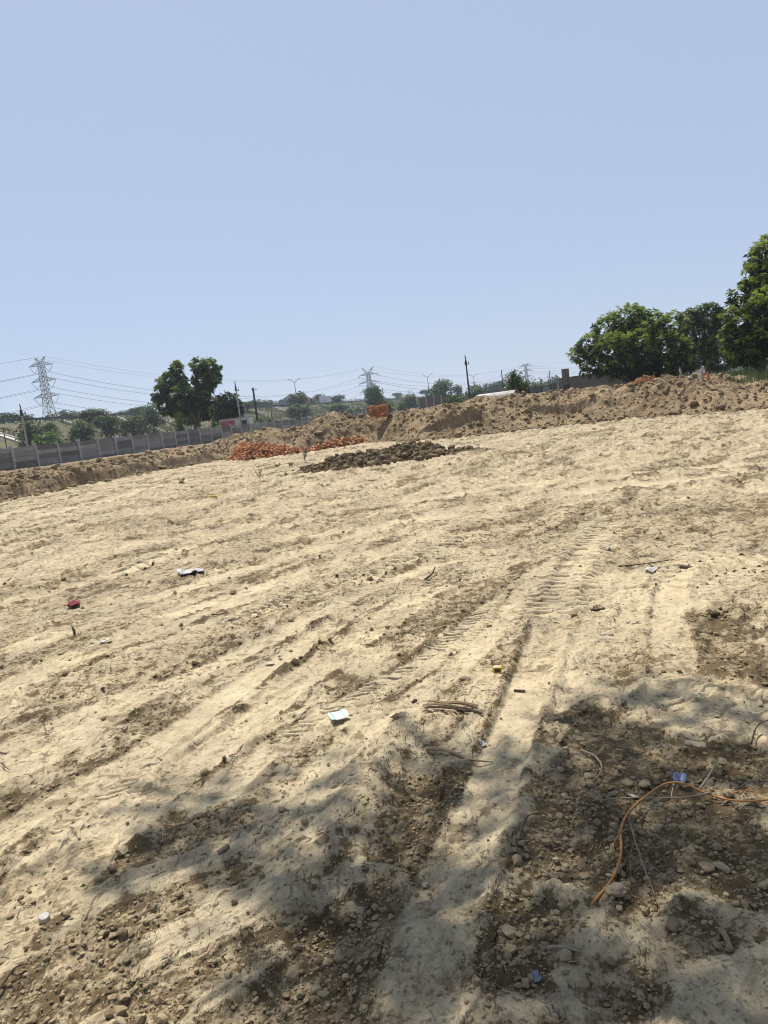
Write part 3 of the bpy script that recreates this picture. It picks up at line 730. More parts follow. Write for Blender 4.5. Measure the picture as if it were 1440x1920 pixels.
# unit trees (1 m wide, 1 m high) for the far slope
def unit_tree(kind, seed):
    r = np.random.default_rng(seed)
    if kind == 'bush': lob = [(r.uniform(-.2, .2), r.uniform(-.2, .2), r.uniform(.25, .7), .3, .3, .28) for _ in range(6)]+[(0, 0, .4, .42, .42, .4)]; lm, n = L_dark, 330
    elif kind == 'tall': lob = [(r.uniform(-.2, .2), r.uniform(-.2, .2), r.uniform(.4, .85), .26, .26, .16) for _ in range(7)]+[(0, 0, .6, .33, .33, .3)]; lm, n = L_dark, 320
    elif kind == 'wispy': lob = [(r.uniform(-.27, .27), r.uniform(-.27, .27), r.uniform(.35, .82), .22, .22, .15) for _ in range(9)]; lm, n = L_grey, 260
    else: lob = [(r.uniform(-.25, .25), r.uniform(-.25, .25), r.uniform(.3, .7), .27, .27, .25) for _ in range(6)]; lm, n = L_bright, 260
    V, F, T = crown(lob, n, 8, .075, seed, wd=.26, jit=.45, light=.3, shell=.5)
    cm = mesh_np('crown', V, F, lm, False, {'tint': T})
    mb = MB(); mb.tube([(0, 0, -.1), (.02, 0, .3), (0, .02, .6)], [.035, .028, .015], 6)
    for l in lob[:4]: mb.tube([(.02, 0, .25), (l[0]*.5, l[1]*.5, l[2]*.7), l[:3]], [.02, .014, .006], 4)
    return cm, mb.mesh('trunk', M_bark)
UT = {k: [unit_tree(k, 500+i*7+j) for j in range(2)] for i, k in enumerate(('bush', 'tall', 'wispy', 'bright'))}
def far_tree(px, ytop, wpx, kind, D, label, Z=None, zb=None, n=[0], name=None):
    if Z is None:
        s = on_line(px, D); p = FL(s, D); z = float(emb_z(min(D, 124))) if D > 76 else .9
    else:
        q = at(px, hor(px), Z); p = q; z = .9
    if zb is not None: z = zb
    d = ray(px, ytop); rr = hypot(p[0], p[1]); top = EYE+d[2]/hypot(d[0], d[1])*rr
    sc_ = rr/FPX*cos(atan2(p[0], p[1])); w = wpx*sc_
    h = max(top-z, w*.5); n[0] += 1
    nm = name or {'bush': 'round_bush', 'tall': 'leafy_tree', 'wispy': 'acacia_tree', 'bright': 'leafy_shrub'}[kind]
    t = empty(nm, (p[0], p[1], z-.1), (n[0]*1.7) % 6, label, 'bush' if 'bush' in nm or 'shrub' in nm else 'tree', 'bushes and trees on the highway embankment')
    t.scale = (w*1.45, w*1.45, h*1.1)
    cm, tm = UT[kind][n[0] % 2]; link('crown', cm, t); link('trunk', tm, t)
    return t
# px, top, width, kind, offset of its foot, label
for a in [
 (14, 774, 44, 'wispy', 126, 'grey green tree on the embankment crest at the left photo edge'),
 (52, 774, 36, 'wispy', 100, 'pale tree on the crest directly behind the leaning pole left of the pylon'),
 (62, 789, 40, 'bush', 86, 'dark bush on the slope just right of the leaning pole'),
 (92, 803, 46, 'bright', 83, 'light green low bush below the big pylon'),
 (104, 790, 24, 'bush', 92, 'small dark bush high on the slope under the pylon'),
 (130, 768, 50, 'wispy', 126, 'pale rounded tree on the crest right of the pylon'),
 (157, 789, 40, 'bush', 84, 'compact round bush right above the fence between two white chutes'),
 (186, 765, 44, 'bush', 97, 'broad dark tree on the crest over the slope bushes'),
 (198, 778, 26, 'bush', 92, 'dark shrub on the upper slope under the broad dark tree'),
 (216, 782, 28, 'tall', 84, 'upright grey green bush left of the thin white chute'),
 (254, 779, 44, 'bush', 85, 'broad dark bush on the slope left of the big tree'),
 (244, 768, 26, 'wispy', 126, 'faint tree on the crest between the broad dark tree and the big tree'),
 (272, 762, 34, 'wispy', 110, 'hazy tree on the crest against the big tree, left side'),
 (292, 754, 46, 'wispy', 86, 'tall grey green tree filling the slope left of the big tree'),
 (470, 752, 34, 'wispy', 96, 'olive tree on the slope behind the white cabin'),
 (488, 748, 44, 'wispy', 126, 'grey green tree on the crest right of the steel pole'),
 (508, 752, 20, 'wispy', 124, 'small crest tree left of the double arm lamp'),
 (486, 778, 26, 'bright', 82, 'fresh green bush beside the dark steel pole'),
 (506, 783, 14, 'bush', 82, 'little dark bush above the fence, right of the fresh green one'),
 (540, 745, 34, 'wispy', 126, 'grey green tree on the crest beside the double arm lamp'),
 (566, 737, 34, 'tall', 93, 'tall dark tree below the first double arm lamp'),
 (564, 756, 42, 'bush', 86, 'dark spreading bush at the foot of the tall tree under the lamp'),
 (605, 739, 18, 'wispy', 126, 'slender tree between the orange and the white truck'),
 (592, 745, 14, 'wispy', 126, 'low crest tree just right of the orange truck'),
 (638, 741, 22, 'tall', 97, 'upright green tree right of the white truck'),
 (636, 756, 34, 'bush', 88, 'dark bush under the upright tree right of the white truck'),
 (607, 774, 12, 'bright', 82, 'small bright yellow green bush on the slope above the fence end'),
 (658, 764, 16, 'bright', 84, 'light bush left of the brick stack, nearer the tree'),
 (672, 764, 14, 'bush', 84, 'small bush left of the brick stack, nearest the stack'),
 (684, 766, 14, 'bush', 86, 'low dark shrub touching the brick stack outline')]:
    far_tree(*a[:4], a[4], a[5])
for a in [
 (709, 726, 38, 'tall', 200, 'dark tree rising behind the orange brick stack', 0),
 (727, 748, 20, 'bush', 150, 'bush right behind the brick stack', 0),
 (749, 736, 16, 'wispy', 420, 'small far tree on the crest right of the second pylon', 8),
 (770, 735, 24, 'bush', 230, 'green round tree half way between brick stack and roofless hut', 0),
 (752, 756, 14, 'bush', 180, 'little bush left of the green round tree', 0),
 (800, 741, 18, 'bush', 330, 'dark shrub at the foot of the second double arm lamp', 8),
 (812, 729, 22, 'bush', 240, 'tree behind the left end of the roofless hut', 0),
 (836, 716, 34, 'tall', 230, 'tallest green tree above the roofless hut', 0),
 (824, 742, 22, 'bush', 170, 'bush directly behind the roofless hut', 0),
 (850, 738, 30, 'bush', 120, 'mid green bush between the hut and the tall thin pole', 0),
 (862, 723, 15, 'tall', 260, 'small isolated tree left of the tall thin pole', 3),
 (893, 718, 28, 'bush', 210, 'round tree just right of the tall thin pole', 0),
 (914, 720, 22, 'bush', 220, 'tree over the middle of the fallen tank', 0),
 (873, 740, 22, 'bush', 140, 'low bush behind the left end of the tank', 0),
 (935, 716, 22, 'wispy', 300, 'pale far tree between tank and stemmy bush', 0),
 (1003, 714, 28, 'bush', 240, 'hazy round tree left of the third pylon foot', 0),
 (985, 718, 22, 'bush', 200, 'tree right behind the stemmy bush', 0),
 (1030, 712, 24, 'wispy', 330, 'hazy tree between third pylon and the ruined wall', 0),
 (1043, 708, 16, 'wispy', 360, 'hazy tree touching the left end of the ruined wall', 0)]:
    far_tree(*a[:4], 0, a[5], Z=a[4], zb=a[6])

# nearer trees
def px_tree(name, px, py, Z, **kw):
    p = at(px, py, Z); return p
Zt = 88; sc_ = Zt/FPX
def lob_px(cx, Z, items, zb, depth=.9):
    """lobes from photo positions: (px, py, half width px, half height px, depth offset m)"""
    out = []; b = at(cx, hor(cx), Z)
    for x_, y_, w_, h_, dy in items:
        p = at(x_, y_, Z+dy); k = (Z+dy)/FPX; out.append((p[0]-b[0], dy, p[2]-zb, w_*k, w_*k*depth, h_*k))
    return (b[0], b[1], zb), out
loc, lob = lob_px(372, 88, [(331,694,12,15,0),(318,716,19,17,.5),(300,740,15,15,-.4),(345,742,20,20,-1),(374,688,15,13,0),(392,690,16,14,.4),(401,708,13,14,0),(382,716,20,18,.6),(375,750,20,20,.3),(340,716,9,12,0),(340,762,24,20,.5),(310,760,14,16,0),(355,775,22,18,1),(386,768,14,16,1)], .9)
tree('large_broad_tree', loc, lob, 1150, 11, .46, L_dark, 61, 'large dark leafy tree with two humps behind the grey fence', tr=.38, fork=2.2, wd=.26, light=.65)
loc, lob = lob_px(428, 96, [(412,756,14,14,0),(430,752,16,16,0),(442,766,13,16,0),(422,778,22,16,0),(440,784,14,12,.5)], .9)
tree('small_dense_tree', loc, lob, 620, 10, .36, L_dark, 62, 'low very dark dense tree between the large tree and the thin pole', tr=.2, fork=1.0, wd=.26, light=.1)
def spiky_bush(name, px, Z, topy, wpx, label, n, lm, seed, zb=.9, arch=.5):
    r = np.random.default_rng(seed); b = at(px, hor(px), Z); H = at(px, topy, Z)[2]-zb; Wd = wpx*Z/FPX/2
    t = empty(name, (b[0], b[1], zb), 0, label, 'bush')
    Vs = []; Fs = []; off = 0; st = MB()
    for i in range(n):
        a = r.uniform(0, 2*pi); e = r.uniform(0, 1); tip = np.array([cos(a)*Wd*e, sin(a)*Wd*e, H*(1-.35*e*e)*r.uniform(.75, 1.05)])
        pts = [tip*k*np.array([k**.6 if k else 0, k**.6 if k else 0, 1]) for k in (0, .3, .6, .85, 1)]
        st.tube(pts, [.03, .025, .018, .012, .006], 4)
        ks = r.uniform(.25, 1, 26); P = np.stack([np.interp(ks, (0, .3, .6, .85, 1), [p[j] for p in pts]) for j in range(3)], 1)
        dd = r.normal(size=(26, 3))*np.array([1, 1, .5])+np.array([0, 0, .5])
        V, F = leaves(P, dd, np.full(26, .26)*r.uniform(.7, 1.2, 26), .16, .5, seed+i); Vs.append(V); Fs.append(F+off); off += len(V)
    V = np.concatenate(Vs); link('foliage', mesh_np('foliage', V, np.concatenate(Fs), lm, False, {'tint': np.repeat(r.uniform(0, .7, len(V)//4), 4)}), t)
    st.build('stem', M_bark, t); return t
spiky_bush('broad_leaf_shrub', 342, 82, 768, 46, 'spreading green shrub in front of the large tree trunk', 60, L_dark, 71)
spiky_bush('yellow_green_bush', 403, 84, 786, 24, 'small bright yellow green bush left of the white cabin', 26, L_bright, 72)
spiky_bush('stemmy_bush', 967, 58, 693, 60, 'tall bush with upright leafy stems behind the right end of the tank', 95, L_dark, 73)
spiky_bush('leafy_shrub', 983, 60, 716, 26, 'low dark shrub between the stemmy bush and the iron gate', 40, L_dark, 74)

# mango trees on the right
loc, lob = lob_px(1188, 55, [(1180,598,34,24,0),(1140,618,28,26,.4),(1215,610,36,24,-.6),(1260,615,30,26,.5),(1105,650,22,24,0),(1088,664,16,16,.3),(1150,655,38,30,-1.4),(1200,650,42,34,-1.8),(1250,655,40,32,-1),(1285,660,24,28,.2),(1120,685,30,18,.3),(1170,692,36,18,0),(1235,690,44,18,-.4),(1280,690,24,14,.5),(1195,640,50,40,1.6)], .95, 1.0)
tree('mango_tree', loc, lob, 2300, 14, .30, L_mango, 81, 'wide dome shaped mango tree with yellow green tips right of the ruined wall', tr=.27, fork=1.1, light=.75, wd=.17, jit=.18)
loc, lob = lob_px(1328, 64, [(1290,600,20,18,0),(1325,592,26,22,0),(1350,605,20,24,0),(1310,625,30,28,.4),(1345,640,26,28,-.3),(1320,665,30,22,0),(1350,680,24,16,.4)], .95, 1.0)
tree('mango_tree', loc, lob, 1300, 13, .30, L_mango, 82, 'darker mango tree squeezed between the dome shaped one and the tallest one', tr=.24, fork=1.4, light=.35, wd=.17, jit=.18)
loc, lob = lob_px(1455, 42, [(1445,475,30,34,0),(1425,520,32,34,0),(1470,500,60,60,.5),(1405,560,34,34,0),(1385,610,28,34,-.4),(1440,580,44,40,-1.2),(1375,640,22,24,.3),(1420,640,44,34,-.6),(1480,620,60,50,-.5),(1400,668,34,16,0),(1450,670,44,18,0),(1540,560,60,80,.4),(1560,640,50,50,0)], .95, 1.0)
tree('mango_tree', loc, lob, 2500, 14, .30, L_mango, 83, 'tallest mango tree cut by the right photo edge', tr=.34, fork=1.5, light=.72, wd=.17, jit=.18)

# mango tree over the viewpoint: throws the dappled shade on the near ground
shade = [(330,1500,.20),(300,1600,.2),(380,1560,.16),(400,1640,.24),(480,1560,.16),(560,1510,.2),(640,1480,.14),(560,1620,.2),(640,1700,.2),(560,1700,.14),(700,1590,.14),
 (800,1390,.14),(790,1480,.2),(870,1450,.22),(960,1420,.2),(1060,1400,.25),(1110,1340,.22),(1200,1330,.2),(1240,1300,.16),(1330,1340,.25),(1430,1330,.2),(1160,1450,.25),(1280,1440,.25),(1400,1430,.2),
 (1000,1500,.18),(1060,1560,.2),(1180,1540,.2),(1320,1540,.22),(1430,1540,.25),(1250,1620,.2),(1380,1650,.25),(1100,1680,.22),(1200,1730,.22),(1340,1790,.2),(1420,1740,.15),(1060,1800,.2),(980,1880,.15),(1130,1880,.12),(1400,1880,.12),
 (730,1660,.1),(700,1800,.14),(760,1880,.13),(650,1900,.16),(560,1870,.15),(1240,1890,.14),(900,1900,.15)]
rs_ = np.random.default_rng(77); Vs = []; Fs = []; Ts = []; off = 0
tb_loc = np.array([4.6, 1.2, 0]); fork = np.array([4.3, 1.6, 2.6]); can = []
for (px, py, rad) in shade:
    g = np.array([*G(px, py), 0.]); hgt = rs_.uniform(7.4, 9.2); c = g+sun_dir*(hgt/sun_dir[2]); can.append((c, rad))
for k in range(60):        # rest of the canopy, behind and above
    a = rs_.uniform(pi*.5, pi*2.1); e = rs_.uniform(.5, 5.5); c = np.array([tb_loc[0]+cos(a)*e, -2.5+sin(a)*e*.9, rs_.uniform(5.5, 10)])
    if c[1] < 3.2: can.append((c, .7))
rx_ = np.random.default_rng(5)
for k in range(70):        # the canopy goes on to the right, over its own trunk
    gx = rx_.uniform(1.0, 7.5); gy = rx_.uniform(.6, 4.6)
    if gx > .62*gy+.45: can.append((np.array([gx, gy, 0.])+sun_dir*(rx_.uniform(7.2, 9.4)/sun_dir[2]), rx_.uniform(.2, .42)))
for i, (c, rad) in enumerate(can):
    n = int(300*rad*rad/.04*.10)+4
    P = c+rs_.normal(size=(n, 3))*rad*np.array([.75, .75, .9]); dd = rs_.normal(size=(n, 3))*np.array([1, 1, .5])
    V, F = leaves(P, dd, rs_.uniform(.12, .22, n), .17, 1.0, 900+i); Vs.append(V); Fs.append(F+off); off += len(V)
    Ts.append(np.repeat(np.clip(rs_.normal(.3, .2, n), 0, 1), 4))
ot = empty('mango_tree', tb_loc, 0, 'overhanging mango tree beside the viewpoint that throws the dappled shade on the near ground', 'tree')
link('crown', mesh_np('crown', np.concatenate(Vs), np.concatenate(Fs), L_mango, False, {'tint': np.concatenate(Ts)}), ot, -tb_loc)
mb = MB(); mb.tube([(0, 0, -.4), (-.1, .1, 1.2), tuple(fork-tb_loc)], [.48, .38, .33], 10); tk = mb.build('trunk', M_bark, ot, smooth=True)
hubs = [np.array(h) for h in ((-1.8, 5.6, 6.6), (.6, 6.4, 6.4), (2.6, 6.6, 6.2), (0.2, 5.2, 7.2), (3.0, -2.5, 6.0), (6.5, -3.5, 6.5))]
for h in hubs:
    mb = MB(); pts = limb_points(fork, h, rs_, 6, .16); mb.tube([p-tb_loc for p in pts], [.2, .17, .14, .11, .08, .06, .04], 7)
    mine = [c for c, _ in can if min(range(6), key=lambda j: np.linalg.norm(hubs[j]-c)) == [k is h for k in hubs].index(True)]
    for c in mine:
        j = int(np.argmin([np.linalg.norm(p-c) for p in pts[2:]]))+2
        mb.tube([p-tb_loc for p in limb_points(pts[j], c, rs_, 4)], [.03, .022, .016, .011, .006], 5)
    mb.build('limb', M_bark, tk, smooth=True)

# clipped median hedge along the highway and scrub on the slope
r = np.random.default_rng(55); n = 5200; s_ = r.uniform(-60, 700, n); P = np.array([FL(a, b, 0) for a, b in zip(s_, r.normal(110, .8, n))]); P[:, 2] = EMB_H+r.uniform(.2, 2.1, n)*(.6+.6*vn(s_*.35, s_*0, 3)); P = np.repeat(P, 5, 0)+r.normal(0, .25, (n*5, 3))
V, F = leaves(P, r.normal(size=P.shape), r.uniform(.3, .6, len(P)), .3, .5, 3, .1)
tag(link('median_hedge', mesh_np('median_hedge', V, F, L_dark, False, {'tint': np.repeat(r.uniform(0, .35, len(P)), 4)})), None, None, None, 'stuff')
n = 9000; s_ = r.uniform(-60, 420, n); D_ = r.uniform(80, 97.5, n); k = fbm(s_*.12, D_*.16, 3, 8) > .5; s_, D_ = s_[k], D_[k]
P = np.array([FL(a, b, emb_z(b)+r.uniform(0, .7)) for a, b in zip(s_, D_)]); P = np.repeat(P, 6, 0)+r.normal(0, .3, (len(P)*6, 3))*np.array([1, 1, .5])
V, F = leaves(P, r.normal(size=P.shape)+np.array([0, 0, .7]), r.uniform(.25, .6, len(P)), .25, .4, 3, .1)
tag(link('slope_scrub', mesh_np('slope_scrub', V, F, L_grass, False, {'tint': np.repeat(r.uniform(0, .6, len(P)), 4)})), None, None, None, 'stuff')

# ------------------------------------------------------------ pylons and their lines
def bar(mb, a, b, r): mb.tube([a, b], r, 4, False)
def lattice(mb, z0, z1, w0, w1, n, r, rb):
    zs = np.linspace(z0, z1, n+1); ws = np.linspace(w0, w1, n+1)
    for i in range(n):
        for (sx, sy), (tx, ty) in (((-1,-1),(1,-1)),((1,-1),(1,1)),((1,1),(-1,1)),((-1,1),(-1,-1))):
            a = ws[i]/2; b = ws[i+1]/2
            bar(mb, (sx*a, sy*a, zs[i]), (sx*b, sy*b, zs[i+1]), r)
            bar(mb, (sx*a, sy*a, zs[i]), (tx*b, ty*b, zs[i+1]), rb); bar(mb, (tx*a, ty*a, zs[i]), (sx*b, sy*b, zs[i+1]), rb)
            bar(mb, (sx*b, sy*b, zs[i+1]), (tx*b, ty*b, zs[i+1]), rb)
def pylon(px, Z, az, top, arms, bw, mw, label, style, k=1.0, base=0.):
    p = at(px, hor(px), Z); t = empty('transmission_pylon', (p[0], p[1], base), az, label, 'pylon')
    zt = arms[0][0]; R1 = .13*k; R2 = .075*k
    mb = MB(); zb = arms[-1][0]-3
    lattice(mb, 0, zb, bw, mw*1.25, 6, R1, R2); lattice(mb, zb, zt+1.2, mw*1.25, mw*.8, 9, R1, R2); mb.build('tower_body', M_steel, t)
    att = []
    for z, hw in arms:
        mb = MB()
        for s in (-1, 1):
            tip = (s*hw, 0, z+.15)
            for y in (-mw/2, mw/2):
                bar(mb, (s*mw/2, y, z), tip, R2*1.3); bar(mb, (s*mw/2, y, z+1.9), tip, R2*1.3)
                for q in (.3, .6):
                    xa = s*(mw/2+(hw-mw/2)*q); bar(mb, (xa, y*(1-q), z+.1*q), (xa, y*(1-q), z+1.9*(1-q)), R2); bar(mb, (s*(mw/2+(hw-mw/2)*(q-.3)), y*(1.3-q), z+1.9*(1.3-q)), (xa, y*(1-q), z), R2)
        arm = mb.build('cross_arm', M_steel, t)
        for s in (-1, 1):
            mb = MB()
            if style == 'V': c = (s*hw*.62, 0, z-3.6); bar(mb, (s*hw, 0, z), c, .1*k); bar(mb, (s*mw*.55, 0, z-.4), c, .1*k)
            else: c = (s*hw*.97, 0, z-1.2); mb.tube([(s*hw, -.4, z), (s*hw, -1.5, z-1.6), (s*hw, 0, z-2.1), (s*hw, 1.5, z-1.6), (s*hw, .4, z)], .1*k, 4)
            mb.build('insulator', M_steel, arm)
            att.append(c)
    mb = MB()
    for s in (-1, 1):
        tx = s*arms[0][1]*(.45 if style == 'V' else .62); tp = (tx, 0, top)
        for y in (-mw*.35, mw*.35):
            bar(mb, (s*mw*.4, y, zt+.8), tp, R2*1.3); bar(mb, (-s*mw*.2, y, zt+1.4), tp, R2*1.3)
        att.append(tp)
    mb.build('earth_wire_peak', M_steel, t)
    bpy.context.view_layer.update(); M_ = t.matrix_world
    return [np.array(M_ @ Vector(a)) for a in att]
P1 = at(107, hor(107), 380); P2 = at(699, hor(699), 640); P3 = at(991, hor(991), 930)
ln = atan2(P2[1]-P1[1], P2[0]-P1[0])-pi/2
A1 = pylon(107, 380, ln*.55+.1, 50.6, [(46.3, 6.6), (38.6, 6.9), (30.8, 7.2)], 9.5, 2.6, 'largest steel pylon with three cross arms above the embankment on the left', 'V', 1.25)
A2 = pylon(700, 640, -.35, 42.5, [(36, 8.6), (29.5, 9.0), (22.3, 9.2)], 9, 3.0, 'middle steel pylon with V shaped horns right above the brick stack', 'loop', 1.7)
A3 = pylon(991, 930, -.5, 42, [(38.7, 7.5), (32.8, 8), (25.5, 8.3)], 9, 2.6, 'smallest hazy pylon behind the stemmy bush on the right', 'loop', 2.0)
off0 = np.array([-270, -120, 2.]); A0 = [a+off0 for a in A1]; A4 = [a+np.array([330, 120, 0.]) for a in A3]
nm_ = ['top left', 'top right', 'middle left', 'middle right', 'bottom left', 'bottom right', 'left earth', 'right earth']
for (Aa, Ab, sag, lab, n) in ((A0, A1, 11, 'left of the largest pylon', 18), (A1, A2, 15, 'between the largest and the middle pylon', 26), (A2, A3, 14, 'between the middle and the smallest pylon', 24), (A3, A4, 12, 'right of the smallest pylon', 18)):
    for i in range(8):
        a, b = Aa[i], Ab[i]; c0 = a.copy(); tw = (.28, -.28) if i < 6 else (0,)
        mb = MB(); e = b-a; pr = np.array([e[1], -e[0], 0])/np.linalg.norm(e)
        for w in tw:
            mb.tube([(a+e*t-np.array([0, 0, 1.])*sag*(.8 if i > 5 else 1)*4*t*(1-t)+pr*w-a) for t in np.linspace(0, 1, n+1)], .045*(1+.35*(Aa is A2 or Aa is A3)), 4, False)
        o = mb.build('power_line', M_wire, None, a); tag(o, f'{nm_[i]} power line {lab}', 'power line', 'power lines strung between the pylons')

# ------------------------------------------------------------ poles, lamps, frame
def pole(name, px, ytop, Z, r0, r1, label, m, lean=0, arms=(), zb=.85, cat='pole', peak=True):
    p = at(px, ytop, Z); h = p[2]-zb; t = empty(name, (p[0], p[1], zb), 0, label, cat)
    mb = MB(); mb.tube([(-lean*h, 0, -.1), (-lean*h*.5, 0, h*.5), (0, 0, h-(.5 if peak else 0))], [r0, (r0+r1)/2, r1], 8); mb.build('shaft', m, t, smooth=True)
    if peak: mb = MB(); mb.tube([(0, 0, h-.55), (.0, 0, h-.2), (-.05, 0, h)], [.06, .05, .02], 5); mb.box((0, 0, h-.8), (.16, .16, .5)); mb.build('top_fitting', M_darkmetal, t)
    for dz, w in arms:
        mb = MB(); mb.box((w*.2, 0, h-dz), (w, .07, .07)); 
        for s in (-.45, .45): mb.tube([(w*s+w*.2, 0, h-dz), (w*s+w*.2, 0, h-dz+.22)], [.05, .03], 6)
        mb.build('cross_bar', M_darkmetal, t)
    return t
pole('utility_pole', 37, 757, 66, .10, .07, 'pale leaning utility pole behind the fence left of the largest pylon', M_pole, 0, ((.9, .5),))
pole('utility_pole', 440, 714, 84, .11, .07, 'pale thin utility pole in front of the white cabin', M_pole, 0, ((1.1, .45), (2.3, .25)))
pole('steel_pole', 474, 727, 98, .15, .12, 'dark straight steel pole right of the white cabin', M_darkmetal, 0, ((.3, .6),), peak=False)
pole('utility_pole', 872, 665, 72, .10, .06, 'tall thin dark utility pole at the left end of the tank', M_darkmetal, 0, ((.9, .4),))
pole('utility_pole', 940, 694, 190, .16, .12, 'short far pole sticking up behind the stemmy bush', M_darkmetal, 0, ((1.5, 1.2),), peak=False)
pole('utility_pole', 1030, 695, 300, .22, .15, 'far pole between the smallest pylon and the ruined wall', M_darkmetal, 0, ((1.5, 1.6),), peak=False)
pole('utility_pole', 1027, 703, 330, .2, .15, 'lower far pole just left of the other one beside the smallest pylon', M_darkmetal, 0, (), peak=False)
pole('utility_pole', 507, 762, 120, .10, .08, 'short rusty pole on the slope right of the steel pole', M_rust, 0, ((.3, .9),), peak=False, zb=1.0)
# rusty goal shaped frame behind the nearest fence panels
t = empty('rusty_frame', (*at(8, 850, 52)[:2], .85), radians(-5), 'rusty thin metal frame standing behind the fence at the left photo edge', 'metal frame')
p0 = at(3, 803, 52)[2]-.85
for x_ in (-.25, .25, -.75):
    mb = MB(); mb.tube([(x_+.0, 0, 0), (x_, 0, p0)], .035, 5); mb.build('leg', M_rust, t)
mb = MB(); mb.tube([(-1.6, 0, p0-.02), (.38, 0, p0)], .04, 5); mb.tube([(-1.6, 0, p0-.25), (.3, 0, p0-.22)], .02, 5); mb.build('top_bar', M_rust, t)
# double arm lamps on the highway
def lamp(px, ytop, D, Z, label):
    if D: s = on_line(px, D); p = FL(s, D)
    else: p = at(px, hor(px), Z)
    d = ray(px, ytop); rr = hypot(p[0], p[1]); h = EYE+d[2]/hypot(d[0], d[1])*rr-EMB_H
    t = empty('street_lamp', (p[0], p[1], EMB_H), 0, label, 'street lamp', 'double arm street lamps on the highway')
    mb = MB(); mb.tube([(0, 0, 0), (0, 0, h-1.4)], [.16, .11], 7); mb.build('post', M_steel, t)
    for s in (-1, 1):
        mb = MB(); mb.tube([(0, 0, h-1.6), (s*.8, 0, h-1.0), (s*1.7, 0, h-.35)], [.08, .07, .06], 5); a = mb.build('arm', M_steel, t)
        mb = MB(); mb.box((s*2.0, 0, h-.2), (.8, .25, .16)); mb.build('lamp_head', M_steel, a)
lamp(563, 708, 111, 0, 'double arm street lamp over the dark tree left of the trucks')
lamp(808, 700, 0, 330, 'double arm street lamp left of the tallest far trees')
lamp(893, 700, 0, 400, 'faint double arm street lamp right of the tall thin pole')

# ------------------------------------------------------------ vehicles on the highway
def box_part(name, c, d, m, parent, bev=.06):
    mb = MB(); mb.box(c, d); o = mb.build(name, m, parent)
    bv = o.modifiers.new('bevel', 'BEVEL'); bv.width = bev; bv.segments = 2; return o
def wheels(t, xs, w):
    for x_ in xs:
        for y_ in (-w/2, w/2):
            mb = MB(); mb.tube([(x_, y_-.14, .5), (x_, y_+.14, .5)], .5, 14); mb.build('wheel', M_darkmetal, t)
M_org = simple('orange_paint', (.42, .17, .04), .5, .1, 2); M_wht = simple('white_paint', (.62, .62, .60), .5, .08, 2); M_teal = simple('blue_grey_paint', (.18, .26, .28), .4, .1, 2); M_glass = simple('dark_glass', (.02, .025, .03), .15, .1, 2, spec=.6)
def veh(name, px, D, label, cat):
    s = on_line(px, D); p = FL(s, D, EMB_H+.035); return empty(name, p, fa, label, cat)
t = veh('cargo_truck', 579, 104, 'orange cargo truck with a dark cab on the highway', 'truck')
box_part('cargo_box', (-1, 0, 2.1), (5.5, 2.3, 2.5), M_org, t); box_part('cab', (3.0, 0, 1.8), (1.9, 2.2, 2.2), M_darkmetal, t); box_part('chassis', (.2, 0, .75), (8, .9, .3), M_darkmetal, t); box_part('windscreen', (3.96, 0, 2.2), (.06, 1.9, .8), M_glass, t, .01); wheels(t, (-2.6, 2.9), 2)
t = veh('cargo_truck', 618, 104, 'white cargo truck driving on the highway right of the orange one', 'truck')
box_part('cargo_box', (-1.3, 0, 2.2), (8.0, 2.4, 2.8), M_wht, t); box_part('cab', (4.2, 0, 1.7), (2.0, 2.3, 2.2), M_wht, t); box_part('chassis', (0, 0, .75), (10, .9, .3), M_darkmetal, t); box_part('windscreen', (5.21, 0, 2.1), (.06, 1.9, .8), M_glass, t, .01); wheels(t, (-3.5, 4.0), 2)
t = veh('passenger_bus', 545, 104, 'blue grey bus half hidden by the barrier below the street lamp', 'bus')
box_part('body', (0, 0, 1.75), (9, 2.4, 2.3), M_teal, t, .15)
for k in range(6): box_part('window', (-3.5+k*1.35, -1.21, 2.2), (1.1, .04, .8), M_glass, t, .01)
wheels(t, (-2.8, 3), 2)

# ------------------------------------------------------------ cabin, hut, tank, wall, gate
M_cab = simple('cabin_panel', (.50, .49, .48), .7, .12, 2); M_red = simple('faded_red_banner', (.42, .07, .09), .7, .3, 2.5, c2=(.50, .20, .22))
p = at(445, 800, 92); t = empty('site_cabin', (p[0], p[1], .85), radians(8), 'white site cabin with a faded red banner behind the fence', 'cabin')
box_part('wall', (0, 0, 1.2), (4.1, 2.2, 2.4), M_cab, t, .03); box_part('roof', (0, 0, 2.44), (4.25, 2.35, .08), simple('cabin_roof', (.30, .29, .28), .7), t, .02)
w = box_part('banner', (-1.05, -1.125, 1.75), (1.75, .03, .95), M_red, t, .005)
w = box_part('window', (.95, -1.12, 1.85), (.62, .04, .5), M_glass, t, .005); mb = MB()
for a_, b_, c_, d_ in ((.95, 2.13, .72, .05), (.95, 1.57, .72, .05)): mb.box((a_, -1.13, b_), (c_, .07, d_))
mb.build('window_frame', M_cab, w); box_part('end_panel', (1.75, -1.12, 1.3), (.5, .03, 2.1), M_wht, t, .005)
box_part('vent', (2.07, 0, 1.8), (.04, .4, .4), M_darkmetal, t, .005)
p = at(808, 760, 110); t = empty('roofless_hut', (p[0], p[1], .7), radians(-6), 'grey roofless block hut in front of the far trees', 'hut')
hh = at(800, 745, 110)[2]-.7
mb = MB(); mb.box((0, 0, hh/2), (3.7, .25, hh)); mb.build('front_wall', M_greyblock, t); mb = MB(); mb.box((1.73, 1.5, hh/2), (.25, 2.75, hh)); mb.build('side_wall', M_greyblock, t); mb = MB(); mb.box((-1.73, 1.5, hh/2-.2), (.25, 2.75, hh-.4)); mb.build('side_wall', M_greyblock, t)
mb = MB()
